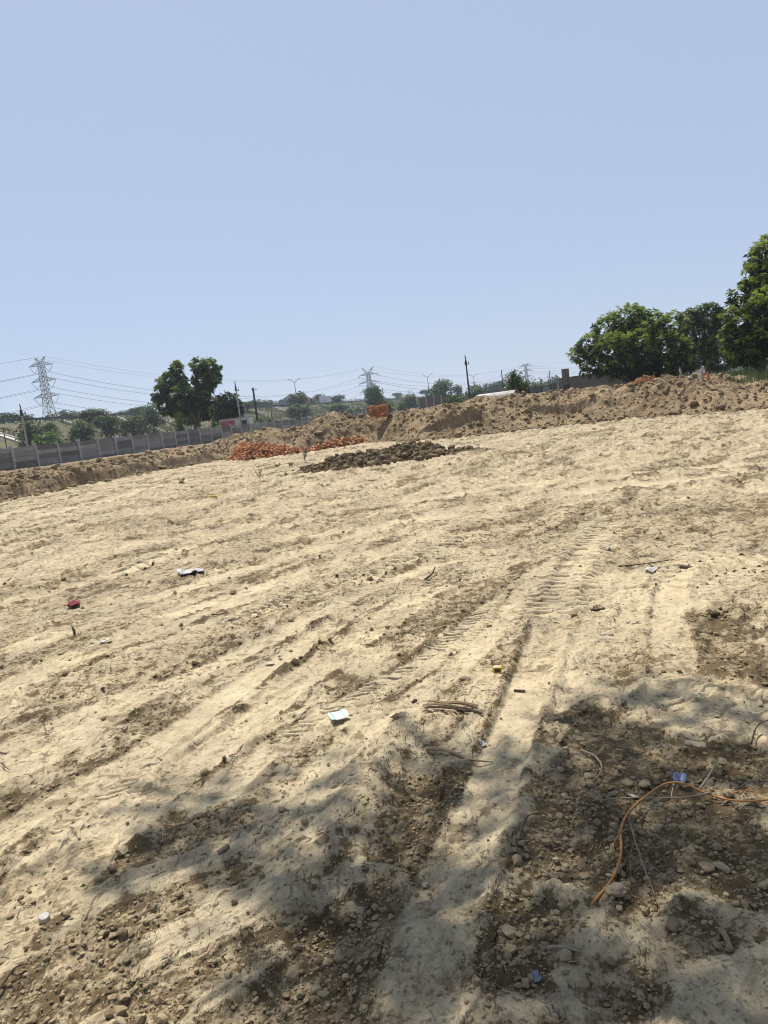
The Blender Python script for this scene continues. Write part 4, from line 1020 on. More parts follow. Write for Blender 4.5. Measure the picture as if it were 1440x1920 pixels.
for k in range(4): mb.box((-1.7+k*1.1, -.14, hh/2+.06), (.16, .06, hh+.12))
mb.build('pilaster', M_pole, t)
# fallen cylindrical tank
M_tank = simple('weathered_white_tank', (.34, .33, .31), .6, .15, 1.2, c2=(.42, .40, .37), bump=.003)
nt = M_tank.node_tree; b = nt.nodes['Principled BSDF']; old = b.inputs['Base Color'].links[0].from_socket
n = noise_node(nt, 2.3, 7, .7); r_ = ramp(nt, n.outputs[0], [(.52, (0, 0, 0)), (.68, (1, 1, 1))]); nt.links.new(mixc(nt, r_.outputs[0], old, (.24, .15, .10)), b.inputs['Base Color'])
a = at(894, 745, 53.6); bb = at(969, 742, 52.0); zc = at(930, 736, 52.8)[2]-.58
a[2] = bb[2] = zc; cc = (a+bb)/2; L = np.linalg.norm(bb-a); ang = atan2(bb[1]-a[1], bb[0]-a[0])
t = empty('cylindrical_tank', (cc[0], cc[1], zc-.6), ang, 'large pale cylindrical tank lying on its side behind the mound', 'tank')
mb = MB(); mb.tube([(-L/2, 0, .6), (-L/2+.06, 0, .6), (-L/2+.25, 0, .6), (L/2, 0, .6)], [.50, .56, .6, .6], 40); mb.build('shell', M_tank, t, smooth=False)
mb = MB(); mb.tube([(L/2, 0, .6), (L/2+.05, 0, .6)], .62, 40); ecap = mb.build('end_plate', simple('tank_end_shaded', (.10, .10, .11), .7), t)  # end plate coloured dark as the side turned away from the sun
for k in (-.35, 0, .33):
    mb = MB(); mb.tube([(L*k-.03, 0, .6), (L*k+.03, 0, .6)], .612, 40); mb.build('band', M_tank, t)
mb = MB(); mb.tube([(-L/2+.3, 0, 1.22), (L/2-.1, 0, 1.22)], .03, 6); mb.build('pipe', M_darkmetal, t)
# ruined block wall with a stub
zt_ = at(1050, 707, 68)[2]; p = at(1049, 720, 68); q = at(1190, 715, 62); e = q-p; L = hypot(e[0], e[1]); ang = atan2(e[1], e[0])
t = empty('ruined_block_wall', (p[0], p[1], .6), ang, 'dark weathered block wall running behind the dome shaped mango tree', 'wall')
H = zt_-.6; Rb = random.Random(5)
bm_ = []
for v in range(4):
    mb = MB(); mb.box((0, 0, 0), (.385, .19, .185), jit=.006); bm_.append(mb.mesh('block', M_greyblock))
nrow = int(H/.195); ncol = int(L/.4)
mort = MB(); mort.box((L/2, 0, H/2-.05), (L, .15, H-.1)); mort.build('mortar_core', M_greyblock, t)
cnt = 0
for i in range(nrow-6, nrow):
    for j in range(ncol):
        if (i == nrow-1 and Rb.random() < .25): continue
        o = link('block', Rb.choice(bm_), t, (j*.4+.2+(i % 2)*.2, 0, i*.195+.1), (0, 0, Rb.gauss(0, .01)))
mb = MB(); mb.box((.75, 0, (at(1062, 692, 68)[2]-.6)/2), (.5, .42, at(1062, 692, 68)[2]-.6), jit=.02); mb.build('pillar', M_greyblock, t)
p = at(1040, 735, 60); t = empty('gate_pillar', (p[0], p[1], .6), 0, 'short square block pillar at the end of the iron gate', 'pillar')
mb = MB(); hz = at(1040, 719, 60)[2]-.6; mb.box((0, 0, hz/2), (.34, .34, hz), jit=.01); mb.build('shaft', M_greyblock, t); mb = MB(); mb.box((0, 0, hz+.03), (.40, .40, .06)); mb.build('cap', M_greyblock, t)
p = at(992, 740, 60); q = at(1034, 735, 60); t = empty('iron_gate', (p[0], p[1], .8), atan2(q[1]-p[1], q[0]-p[0]), 'dark iron gate left of the short block pillar', 'gate')
L = hypot(*(q-p)[:2]); hz = at(1000, 727, 60)[2]-.8
for x_ in (0, L*.55, L): mb = MB(); mb.tube([(x_, 0, 0), (x_, 0, hz+.12)], .05, 6); mb.build('post', M_darkmetal, t)
for z_ in (hz, hz*.72): mb = MB(); mb.tube([(0, 0, z_), (L, 0, z_)], .03, 5); mb.build('rail', M_darkmetal, t)
for k in range(14): mb = MB(); mb.tube([(L*(k+.5)/14, 0, .3), (L*(k+.5)/14, 0, hz)], .014, 4); mb.build('bar', M_darkmetal, t)
# two dark stub pillars and a red sheet in front of the wall
for px, w, ty, lab in ((1060, .22, 722, 'stubby dark post in front of the ruined wall, left of the two'), (1067, .16, 719, 'slim dark post in front of the ruined wall, right of the two')):
    p = at(px, 735, 56); t = empty('stub_post', (p[0], p[1], .9), 0, lab, 'post'); hz = at(px, ty, 56)[2]-.9
    mb = MB(); mb.box((0, 0, hz/2), (w, w, hz), jit=.01); mb.build('shaft', M_darkmetal, t); mb = MB(); mb.box((0, 0, hz+.04), (w*1.3, w*1.3, .08)); mb.build('cap', M_greyblock, t)
def cloth(name, c, L, Wd, m, label, cat, amp=.05, rz=0, n=10, seed=0, thick=.004, flatz=None, drape=False):
    """crumpled sheet with thickness"""
    X_, Y_ = np.meshgrid(np.linspace(-.5, .5, n), np.linspace(-.5, .5, n), indexing='ij')
    out = 1+.25*(fbm(np.arctan2(X_, Y_)*1.3+9, X_*0+seed, 3, seed)-.5)
    x = X_*L*out; y = Y_*Wd*out; z = amp*(fbm(X_*3+seed, Y_*3, 3, seed)*1.2)
    ca, sa = cos(rz), sin(rz); xw = x*ca-y*sa; yw = x*sa+y*ca
    if drape:
        hh, _, _ = ground_fn(c[0]+xw, c[1]+yw); z = z+hh-c[2]+.004
    I = np.arange(n*n).reshape(n, n); F = np.stack([I[:-1, :-1], I[1:, :-1], I[1:, 1:], I[:-1, 1:]], -1).reshape(-1, 4)
    o = link(name, mesh_np(name, np.stack([xw, yw, z], -1).reshape(-1, 3), F, m, True), None, c)
    s = o.modifiers.new('thickness', 'SOLIDIFY'); s.thickness = thick; return tag(o, label, cat)
M_orange = simple('orange_cloth', (.62, .13, .03), .7, .15, 6); M_whitecloth = simple('white_plastic', (.40, .385, .35), .6, .2, 60); M_redcloth = simple('red_cloth', (.16, .03, .04), .9, .35, 30)
c = at(1064, 734, 50); c[2] = at(1064, 738, 50)[2]; cloth('red_sheet', c, 1.1, .9, simple('red_sheet', (.5, .10, .10), .7), 'flat red sheet lying behind the mound in front of the ruined wall', 'sheet', .12)

# ------------------------------------------------------------ markers on the mound at the right
def mz(px, Z):
    return at(px, hor(px), Z)
def stand_z(px, py, Z): return at(px, py, Z)
def on_mound(px, t=3.6):
    d = ray(px, hor(px)); a = math.degrees(atan2(d[0], d[1])); x, y, z = mound_fn(np.array([a]), np.array([t])); return np.array([x[0], y[0], z[0]])
def pennant(px, y0, y1, Z, m, label, wpx):
    b = on_mound(px); Z = b[1]; tz = b[2]+(y1-y0)*Z/FPX; h = tz-b[2]; t = empty('pennant', (b[0], b[1], b[2]-.25), .3, label, 'pennant'); w = wpx*Z/FPX
    mb = MB(); mb.tube([(0, 0, 0), (0, 0, h+.27)], .012, 5); mb.build('stick', M_pole, t)
    n = 8; V = []; 
    for i in range(n+1):
        z_ = .25+h*(1-i/n); ww = w*(.08+.92*i/n)
        for k in range(5): V.append((ww*(k/4-.35), .05*sin(k*2.1+i*.8), z_))
    F = [(i*5+k, i*5+k+1, i*5+k+6, i*5+k+5) for i in range(n) for k in range(4)]
    o = link('cloth', mesh_np('cloth', V, F, m, True), t); s = o.modifiers.new('thickness', 'SOLIDIFY'); s.thickness = .006
pennant(1276, 694, 712, 38, M_whitecloth, 'white pointed cloth marker standing on the mound below the mango trees', 7)
pennant(1327, 690, 709, 38, M_orange, 'orange pointed marker on the mound crest under the tallest mango tree', 6)
pennant(1195, 716, 726, 38, M_orange, 'small orange marker at the foot of the dome shaped mango tree', 7)
b = on_mound(1316); t = empty('marker_post', (b[0], b[1], b[2]-.3), 0, 'pale slim post beside the orange marker on the mound', 'post')
mb = MB(); h = .75; mb.box((0, 0, h/2), (.07, .07, h), jit=.008); mb.build('shaft', M_pole, t); mb = MB(); mb.box((0, 0, h), (.13, .09, .09), jit=.01); mb.build('head', M_whitecloth, t)
b = on_mound(1293, 3.2); cloth('white_rag', (b[0], b[1], b[2]+.02), .22, .2, M_whitecloth, 'white crumpled rag on the mound between the white and the orange marker', 'rag', .16, seed=3)
b0 = at(1423, 731, 40); b1 = at(1441, 676, 41); mb = MB(); mb.tube([(0, 0, -.3), tuple(b1-b0)], [.035, .02], 6)
o = mb.build('bamboo_pole', simple('bamboo', (.36, .32, .22), .7), None, b0); tag(o, 'thin leaning bamboo pole in the grass at the right photo edge', 'pole')

# ------------------------------------------------------------ bricks
BM = []
rbk = random.Random(11)
for v in range(6):
    for m_ in (M_brick,):
        mb = MB(); mb.box((0, 0, 0), (.23, .11, .075), jit=.004); BM.append(mb.mesh('brick', m_))
hlf = MB(); hlf.box((0, 0, 0), (.13, .11, .075), jit=.012); BM.append(hlf.mesh('brick', M_brick))
def rubble(path_px, wid, hts, n, label, group, seed, core):
    r = np.random.default_rng(seed); P = np.array([G(*p) for p in path_px]); P = P+np.array([.0, wid*.45]); seg_ = np.r_[0, np.cumsum(np.hypot(*np.diff(P, axis=0).T))]; L = seg_[-1]
    def surf(s, a):
        x = np.interp(s, seg_, P[:, 0]); y = np.interp(s, seg_, P[:, 1]); h = np.interp(s/L, np.linspace(0, 1, len(hts)), hts)
        return x, y+a*wid, h*max(0., 1-abs(a)**1.3)
    cand = []; g0 = [np.interp(k*L/40, seg_, P[:, 0]) for k in range(41)], [np.interp(k*L/40, seg_, P[:, 1]) for k in range(41)]; gh = ground_fn(np.array(g0[0]), np.array(g0[1]))[0]
    for i in range(n+core):
        s = r.uniform(0, L); a = r.uniform(-1, 1); h_ = np.interp(s/L, np.linspace(0, 1, len(hts)), hts)
        cand.append((s, a, h_))
    for i, (s, a, h_) in enumerate(cand[:n]):
        a = a if r.uniform() < .3 else -abs(a)*r.uniform(.4, 1)
        x, y, z = surf(s, a); z += np.interp(s/L*40, range(41), gh)+r.uniform(0, .05)+.015
        o = link('brick', BM[int(r.integers(0, len(BM)))], None, (x, y, z), (r.normal(0, .5), r.normal(0, .5), r.uniform(0, 6.3))); tag(o, label, 'brick', group)
    mb = MB()
    for s, a, h_ in cand[n:]:
        x, y, z = surf(s, a); z *= r.uniform(.1, .92); z += np.interp(s/L*40, range(41), gh)+.02
        R_ = Matrix.Translation((x, y, z)) @ Matrix.Rotation(r.uniform(0, 6), 4, 'Z') @ Matrix.Rotation(r.normal(0, .5), 4, 'X') @ Matrix.Rotation(r.normal(0, .5), 4, 'Y')
        pts = [R_ @ Vector((q[0]*.115, q[1]*.055, q[2]*.037)) for q in ((-1,-1,-1),(1,-1,-1),(1,1,-1),(-1,1,-1),(-1,-1,1),(1,-1,1),(1,1,1),(-1,1,1))]
        mb.add([tuple(p) for p in pts], [(3,2,1,0),(4,5,6,7),(0,1,5,4),(1,2,6,5),(2,3,7,6),(3,0,4,7)])
    tag(mb.build('buried_bricks', M_brick), None, None, None, 'stuff')
rubble([(430,864),(470,862),(510,857),(548,851)], .95, [.12, .62, .98, .85, .6, .25], 200, 'orange brick lying in the tall loose brick heap at the left foot of the mound', 'bricks of the tall loose heap', 91, 420)
rubble([(535,852),(590,846),(640,838),(690,831)], .42, [.35, .32, .2, .24, .5, .52, .42, .2], 95, 'orange brick lying in the low brick spread between the tall heap and the dark soil', 'bricks of the low spread', 92, 170)
# brick stack
b = at(712, 785, 45.5); zb = at(712, 783, 45.5)[2]
t = empty('brick_stack', (b[0], b[1], zb), radians(-24), 'square stack of orange bricks standing on top of the mound', 'brick stack')
mb = MB(); mb.box((0, 0, 0), (.225, .108, .072), jit=.003); sb = mb.mesh('brick', M_brick2); sb2 = MB(); sb2.box((0, 0, 0), (.222, .105, .074), jit=.005); sb2 = sb2.mesh('brick', M_brick)
rk = random.Random(8); zz_ = .04; nl = int((at(712, 757, 45.5)[2]-zb)/.079)
for l in range(nl):
    if l % 2 == 0: cells = [(-.35+.235*i, -.42+.12*j, 0) for i in range(4) for j in range(8)]
    else: cells = [(-.41+.12*i, -.35+.235*j, pi/2) for i in range(8) for j in range(4)]
    for x_, y_, a_ in cells:
        if abs(x_) < .25 and abs(y_) < .25 and l < nl-2: continue
        if l >= nl-1 and rk.random() < .35: continue
        link('brick', sb2 if rk.random() < .3 or l >= nl-2 else sb, t, (x_+rk.gauss(0, .012), y_+rk.gauss(0, .012), zz_+l*.079), (rk.gauss(0, .02), rk.gauss(0, .02), a_+rk.gauss(0, .06)))
# small stepped brick heap under the mango
b = on_mound(1206, 3.9); b[2] += .1; t = empty('small_brick_heap', (b[0], b[1], b[2]-.12), 0, 'small stepped pile of orange bricks below the dome shaped mango tree', 'brick pile')
for l, (n_, x0) in enumerate(((5, -.5), (4, -.25), (3, 0.0), (1, .15))):
    for i in range(n_): link('brick', sb2, t, (x0+i*.235, rk.gauss(0, .03), .05+l*.085), (rk.gauss(0, .06), rk.gauss(0, .06), rk.gauss(0, .12)))

# ------------------------------------------------------------ grass behind the mound
def grass(name, regions, label, seed):
    r = np.random.default_rng(seed); Ps = []
    for (p0, p1, ra, rb_, n) in regions:
        a0 = atan2(*ray(p0, hor(p0))[:2]); a1 = atan2(*ray(p1, hor(p1))[:2]); a = r.uniform(a0, a1, n); q = r.uniform(ra, rb_, n); Ps.append(np.stack([q*np.sin(a), q*np.cos(a)], 1))
    P = np.concatenate(Ps); cl = fbm(P[:, 0]*.8, P[:, 1]*.8, 3, 5); P = P[cl > .40]; cl = cl[cl > .40]
    hgt = (cl-.2)*r.uniform(.7, 1.6, len(P)); P3 = np.column_stack([P, np.full(len(P), .88)])
    dd = np.column_stack([r.normal(0, .22, len(P)), r.normal(0, .22, len(P)), np.ones(len(P))])
    V, F = leaves(P3, dd, hgt, .035, .1, seed, 0)
    tag(link(name, mesh_np(name, V, F, L_grass, False, {'tint': np.repeat(r.uniform(0, 1, len(P)), 4)})), None, None, None, 'stuff')
grass('tall_grass', [(1085, 1200, 44, 60, 6000), (1330, 1500, 38, 60, 13000), (600, 720, 52, 80, 5000), (720, 1090, 52, 75, 6000), (1200, 1340, 50, 62, 3000)], '', 21)
# far line of trees beyond everything on the right
r = np.random.default_rng(19); n = 2600; a = np.radians(r.uniform(3, 34, n)); q = r.uniform(380, 560, n); hh = 13*fbm(a*26, a*0, 3, 3)*.9
P = np.column_stack([q*np.sin(a), q*np.cos(a), r.uniform(0, 1, n)*hh]); P = np.repeat(P, 7, 0)+r.normal(0, 1.6, (n*7, 3)); V, F = leaves(P, r.normal(size=P.shape), r.uniform(1.2, 2.4, len(P)), .35, .5, 3, .1)
tag(link('distant_wood', mesh_np('distant_wood', V, F, L_grey, False, {'tint': np.repeat(r.uniform(0, .8, len(P)), 4)})), None, None, None, 'stuff')
# long low sheds seen under the mango branches
p = at(1395, 690, 150); t = empty('long_pale_shed', (p[0], p[1], .6), radians(-18), 'long pale roofed shed seen under the tallest mango tree', 'shed')
box_part('wall', (0, 0, 1.2), (22, 6, 2.4), M_cab, t, .02); mb = MB(); mb.add([(-11.5, -3.4, 2.4), (11.5, -3.4, 2.4), (11.5, 0, 3.7), (-11.5, 0, 3.7), (11.5, 3.4, 2.4), (-11.5, 3.4, 2.4)], [(0, 1, 2, 3), (3, 2, 4, 5), (0, 3, 5), (1, 4, 2)]); mb.build('roof', simple('pale_sheet_roof', (.42, .44, .46), .5), t)

# ------------------------------------------------------------ small things on the field
def mpp(px, py):
    g = G(px, py); return float((np.array([g[0], g[1], -EYE])@cf))/FPX
def gp(px, py, up=0.):
    g = G(px, py)
    for _ in range(2): z = gz(g); g = G(px, py, z)
    return np.array([g[0], g[1], gz(g)+up])
def blob(name, px, py, wpx, m, label, cat='clod', sq=(1, .8, .7), seed=0, sink=.3, parts=None):
    s = .85*wpx*mpp(px, py)/2; c = gp(px, py); sh = rock_shapes(ICO3, 1, seed, .12)[0]; k = fbm(sh[:, 0]*2+seed, sh[:, 1]*2+sh[:, 2]*2, 3, seed)
    sh = sh*(.75+.5*k)[:, None]*np.array(sq)*s; sh[:, 2] += s*sq[2]*(1-sink)*.8
    o = link(name, mesh_np(name, sh, ICO3[1], m, False, {'loose': k}), None, c, (0, 0, seed*1.3)); return tag(o, label, cat)
ICO3 = ico(3)
def twig(name, pts, rpx, m, label, cat='twig', lift=0., fl=1.0, taper=.35, forks=()):
    c0 = gp(*pts[0][:2]); P = []
    for p in pts:
        g = gp(p[0], p[1]); P.append(g+np.array([0, 0, (p[2] if len(p) > 2 else .004)+lift])-c0)
    rad = rpx*mpp(pts[0][0], pts[0][1]); P = list(chaikin(np.array(P), 2)); n = len(P)
    t = link(name, None, None, c0) if forks else None
    mb = MB(); mb.tube(P, [rad*(1-(1-taper)*i/(n-1))*(1+.15*sin(i*2.3)) for i in range(n)], 7, True, fl)
    if not forks:
        o = mb.build(name, m, None, c0, smooth=True); return tag(o, label, cat)
    mb.build('main_stem', m, t, smooth=True); tag(t, label, cat)
    for f in forks:
        Q = list(chaikin(np.array([gp(p[0], p[1])+np.array([0, 0, (p[2] if len(p) > 2 else .004)])-c0 for p in f]), 2)); mb = MB(); mb.tube(Q, [rad*.5*(1-.7*i/(len(Q)-1)) for i in range(len(Q))], 5); mb.build('side_shoot', m, t, smooth=True)
    return t
M_root = simple('orange_root', (.40, .195, .07), .7, .3, 40, bump=.001); M_twig = simple('grey_twig', (.27, .225, .16), .85, .3, 40); M_dtwig = simple('dark_twig', (.085, .06, .04), .9, .35, 40)
M_wood = simple('dry_split_wood', (.26, .19, .115), .9, .35, 30, bump=.003); M_stone = simple('pale_pebble_stone', (.30, .24, .155), .9, .2, 25, bump=.002); M_dclod = simple('dark_clod', (.085, .06, .035), .95, .3, 25, bump=.003)
M_bclod = simple('brown_clod', (.30, .21, .11), .95, .35, 40, bump=.003); M_dbrick = simple('old_brick_piece', (.20, .09, .055), .95, .3, 25)
twig('orange_root', [(1108,1692,.002),(1150,1655,.01),(1168,1610,.02),(1163,1570,.03),(1180,1535,.035),(1215,1508,.04),(1250,1489,.05),(1285,1490,.05),(1320,1500,.03),(1360,1508,.02),(1400,1512,.02),(1450,1508,.02)], 2.9, M_root, 'long curved orange root lying across the gravelly soil at lower right', 'root', taper=.75,
     forks=[[(1372,1497,.02),(1395,1494,.03),(1425,1499,.02),(1450,1505,.02)],[(1400,1496,.03),(1415,1492,.035),(1424,1505,.02)],[(1165,1575,.03),(1150,1590,.015),(1140,1612,.005)]])
twig('straight_twig', [(1335,1502,.035),(1280,1510,.03),(1200,1510,.035),(1110,1506,.012)], 1.9, M_twig, 'thin straight grey twig crossing the orange root', taper=.4)
twig('grey_stick', [(1312,1489,.02),(1330,1475,.04),(1350,1456,.08)], 3.0, M_twig, 'short thick grey stick pointing up right of the blue packet', 'stick', taper=.35)
twig('curved_twig', [(1090,1410,.01),(1118,1430,.03),(1131,1448,.03),(1125,1462,.02),(1098,1474,.005)], 2.2, M_twig, 'hook shaped thin twig left of the blue packet')
twig('thin_rootlets', [(1265,1488,.04),(1258,1510,.03),(1275,1530,.01)], 1.6, M_twig, 'fine pale rootlet hanging over the orange root bend', 'rootlet')
twig('pale_rootlet', [(1180,1545,.02),(1195,1600,.02),(1215,1650,.01),(1228,1680,.005)], 1.5, M_twig, 'long pale rootlet below the orange root', 'rootlet', forks=[[(1195,1600,.02),(1208,1620,.02),(1240,1640,.01)],[(1190,1590,.02),(1180,1620,.02),(1184,1650,.01)]])
twig('weathered_stick', [(1017,1777,.006),(1050,1780,.012),(1092,1790,.008)], 3.8, M_twig, 'short grey stick on the gravel near the bottom centre right', 'stick', taper=.5)
twig('forked_twig', [(978,1560,.005),(985,1545,.03),(1005,1532,.02),(1040,1536,.01)], 1.8, M_dtwig, 'thin dark twig beside the pale tyre rut', forks=[[(985,1545,.03),(992,1560,.02)]])
twig('driftwood_branch', [(800,1407,.012),(840,1413,.02),(880,1424,.016),(925,1431,.006)], 6.0, M_wood, 'dry tapering brown branch in the shade right of the small ridge', 'branch', fl=.6, taper=.18)
twig('bent_wood_chip', [(1352,1745,.005),(1362,1768,.02),(1372,1788,.01)], 6, M_wood, 'chunky bent piece of wood at lower right', 'wood chip', taper=.8)
twig('cut_wood_peg', [(410,1601,.008),(430,1590,.012)], 5, M_twig, 'small cylindrical pale wood piece in the shade at lower left', 'wood piece', taper=.9)
twig('dark_branch_tip', [(-15,1880,.01),(10,1850,.02),(30,1830,.03),(48,1818,.02)], 3.4, M_dtwig, 'dark thin branch tip at the lower left corner', 'twig', forks=[[(25,1838,.02),(40,1836,.01)]])
twig('black_stick', [(1107,1146,.006),(1122,1144,.008),(1134,1142,.006)], 3.0, M_dtwig, 'small black stick on the pale crust right of the main track', 'stick', taper=.9)
twig('black_chip', [(1276,1066,.01),(1298,1067,.01)], 4, M_dtwig, 'black chip with a pale end right of the white paper scrap', 'chip', taper=.8)
twig('dark_bark_strip', [(964,1296,.006),(985,1297,.006)], 2.4, M_dtwig, 'little dark strip lying in the middle of the pale tyre track', 'bark strip', taper=.8)
twig('forked_twig', [(797,1087,.01),(812,1083,.02),(817,1070,.06)], 2.4, M_dtwig, 'dark V shaped twig standing on the pale ground left of the tread marks', forks=[[(797,1087,.01),(806,1090,.01),(814,1088,.01)]])
twig('long_dry_stem', [(1160,1064,.01),(1205,1058,.02),(1265,1053,.02)], 1.8, M_dtwig, 'long thin stem lying above the white paper scrap', 'stem')
twig('straw_piece', [(1245,1207,.004),(1256,1216,.01)], 1.6, M_whitecloth, 'short bright straw right of the pale track', 'straw')
twig('curled_straw', [(1138,1033,.01),(1143,1029,.03),(1142,1025,.01)], 2, M_whitecloth, 'tiny white curl on the ground above the tread marks', 'straw')
twig('dark_curved_twig', [(1408,1395,.01),(1420,1378,.05),(1445,1366,.05)], 2, M_dtwig, 'thin arched twig at the right photo edge above the root')
twig('dark_stick', [(8,1096,.01),(22,1086,.02)], 2, M_dtwig, 'dark short stick on the bright ground at the left edge', 'stick')
twig('dark_twig', [(-5,1411,.004),(12,1415,.006)], 2, M_dtwig, 'dark thin twig at the left edge below the smooth patch')
twig('brittle_twig', [(3,1432,.02),(10,1443,.02),(18,1447,.01)], 1.6, M_dtwig, 'small forked brittle twig at the far left edge', forks=[[(10,1443,.02),(6,1450,.01)]])
twig('dry_straw', [(398,1155,.01),(415,1150,.02),(430,1148,.01)], 1.4, M_dtwig, 'thin dark stem lying left of centre on the sunlit ground', 'stem')
twig('thin_root_piece', [(100,1365,.004),(88,1380,.01),(80,1352,.01)], 1, M_dtwig, 'tiny root piece at the upper left of the shade', 'root piece')
# split rotten log: several splinters
c0 = gp(845, 1333); t = empty('rotten_log', c0, 0, 'splintered dark rotten log lying at the edge of the tree shade', 'log')
for i, (a_, b_, w_) in enumerate((((794,1325),(868,1330),2.6),((800,1331),(878,1338),2.4),((815,1324),(897,1332),3.4),((840,1331),(905,1340),2.6),((803,1321),(835,1325),1.8),((850,1326),(890,1331),2.0),((812,1334),(850,1339),1.5))):
    mb = MB(); A_ = gp(*a_, .012+.004*(i % 3))-c0; B_ = gp(*b_, .012)-c0; Mi = (A_+B_)/2+np.array([0, 0, .012]); r0 = w_*mpp(845, 1333)
    Q_ = chaikin(np.array([A_, Mi, B_]), 2); mb.tube(list(Q_), [r0*(.3+.7*sin(pi*(.12+.76*q/(len(Q_)-1)))) for q in range(len(Q_))], 5); mb.build('splinter', M_dtwig if i % 2 else M_wood, t)
blob('bark_lump', 777, 1316, 18, M_dtwig, 'dark lump of bark just left of the rotten log', 'bark', (1, .6, .5), 3)
blob('brown_clod', 345, 1710, 24, M_bclod, 'rough brown earth clod between shade and sun at lower left', 'clod', (.75, 1.0, .8), 4, .15)
blob('dark_clod', 1340, 1158, 30, M_dclod, 'largest dark clod in the hollow at right', 'clod', (1, .8, .75), 5)  # one dark brown tone all over
blob('dark_clod', 1330, 1147, 22, M_dclod, 'smaller dark clod touching the largest one from behind', 'clod', (1.2, .7, .6), 6)
blob('dark_clod', 1361, 1147, 15, M_bclod, 'brownish clod right of the two dark ones in the hollow', 'clod', (1, .8, .6), 7)
for i, (px, py, w, lab) in enumerate(((1325,1630,40,'angular stone with a cleft right of the root, left one of the pair'),(1352,1630,38,'rounded pale stone right of the root, right one of the pair'),(1380,1696,20,'small oval pebble below the stone pair, left one'),(1400,1701,22,'round pebble below the stone pair, right one'),(1386,1735,24,'pebble beside the bent wood chip'),(1157,1671,40,'flat grey stone in the shade just right of the root end'),(986,1672,26,'rough lump beside the pale rut'),(1042,1640,18,'knobbly clod left of the root end'),(797,1662,22,'single rounded stone in the rut left of the pale track'),(972,1757,22,'grey brown stone near the bottom centre'),(1042,1811,18,'smooth roundish pebble under the short grey stick'),(1060,1790,30,'broad stone beside the short grey stick'),(1215,1500,20,'stone left of the root bend'),(1216,1540,18,'upright grey stone under the straight twig'),(1262,1517,22,'brown stone touching the straight twig'),(1100,1445,20,'flat lump inside the hook shaped twig'),(1052,1445,24,'pale lump at the edge of the loose soil'),(1210,1475,30,'wide pale lump left of the blue packet'),(1295,1525,22,'rounded clod under the straight twig end'),(1150,1490,28,'broad clod left of the white paper chip'),(1236,1553,22,'dark smooth stone below the root bend'),(1030,1785,16,'small stone at the left end of the short grey stick'),(1240,1510,16,'tiny stone between root and twig'),(1430,1665,24,'stone at the right edge below the stone pair'),(1305,1590,16,'small stone above the stone pair'),(1090,1660,18,'rounded stone left of the root tip'))):
    blob('field_stone' if i != 10 else 'pebble', px, py, w, M_stone if i % 3 else M_clod, lab, 'stone', (1, .8, .55+.1*(i % 3)), 20+i, .25)
for px, py, w, lab in ((122,1268,13,'dark square brick bit at left, the bigger of two'),(194,1293,12,'dark brick bit right of and below the bigger one'),(954,1233,8,'small dark clod above the yellow box'),(838,1101,7,'tiny dark clod left of the main track'),(1160+70,1025,7,'tiny dark clod on bright ground above the paper scrap'),(600,1048,8,'small dark clod in the sunlit middle of the field'),(632,1080,9,'dark clod just below the middle one'),(665,1092,7,'tiny dark clod right of the other middle ones'),(322,981,7,'lone black clod left of the bag, farther away'),(818,1193,8,'dark round clod between the tread marks'),(862,1090,7,'little dark clod below the V shaped twig')):
    blob('dark_clod' if 'clod' in lab else 'brick_bit', px, py, w, M_dclod if 'clod' in lab else M_dbrick, lab, 'clod' if 'clod' in lab else 'brick bit', (1, .8, .8), int(px) % 17, .15)
# litter
def packet(name, px, py, wpx, hpx, rz, m, label, cat, lift=.02, bend=.03, n=9, dz=.02):
    k = mpp(px, py); c = gp(px, py); w = wpx*k; d = hpx*k*2.2
    X_, Y_ = np.meshgrid(np.linspace(-.5, .5, n), np.linspace(-.5, .5, n), indexing='ij'); rr_ = np.maximum(np.abs(X_), np.abs(Y_))*2
    x = X_*w*(1-.12*(np.abs(Y_)*2)**4); y = Y_*d*(1-.12*(np.abs(X_)*2)**4); z = lift+bend*(X_*1.6)**2+dz*(Y_+.2)+.004*(fbm(X_*5, Y_*5, 3, 4)-.5)
    I = np.arange(n*n).reshape(n, n); F = np.stack([I[:-1, :-1], I[1:, :-1], I[1:, 1:], I[:-1, 1:]], -1).reshape(-1, 4)
    o = link(name, mesh_np(name, np.stack([x, y, z], -1).reshape(-1, 3), F, m, True), None, c, (0, 0, rz)); s = o.modifiers.new('thickness', 'SOLIDIFY'); s.thickness = .002; tag(o, label, cat); return o
def striped(name, base, cols, scale, rot=0):
    m, nt, b = mat(name); tc = nt.nodes.new('ShaderNodeTexCoord'); sep = nt.nodes.new('ShaderNodeSeparateXYZ'); mp = nt.nodes.new('ShaderNodeMapping'); mp.inputs['Rotation'].default_value = (0, 0, rot)
    nt.links.new(tc.outputs['Generated'], mp.inputs[0]); nt.links.new(mp.outputs[0], sep.inputs[0]); r = ramp(nt, sep.outputs[0], cols); r.color_ramp.interpolation = 'CONSTANT'
    nt.links.new(r.outputs[0], b.inputs['Base Color']); b.inputs['Roughness'].default_value = .35; b.inputs['Specular IOR Level'].default_value = .4; return m
W_ = (.55, .56, .50); Gn = (.12, .42, .28)
packet('snack_wrapper', 636, 1349, 36, 16, .3, striped('wrapper_print', W_, [(0, W_), (.16, Gn), (.22, W_), (.46, (.55, .62, .54)), (.52, W_), (.72, Gn), (.77, W_)], 1), 'white wrapper with green stripes in the sun above the shade', 'wrapper', .022, .012, 9, .006)
packet('blue_packet', 1276, 1474, 23, 10, -.5, simple('crinkled_blue_foil', (.04, .075, .22), .4, .35, 45, c2=(.14, .19, .32), spec=.3), 'small crinkled blue packet above the orange root', 'packet', .03, .012)
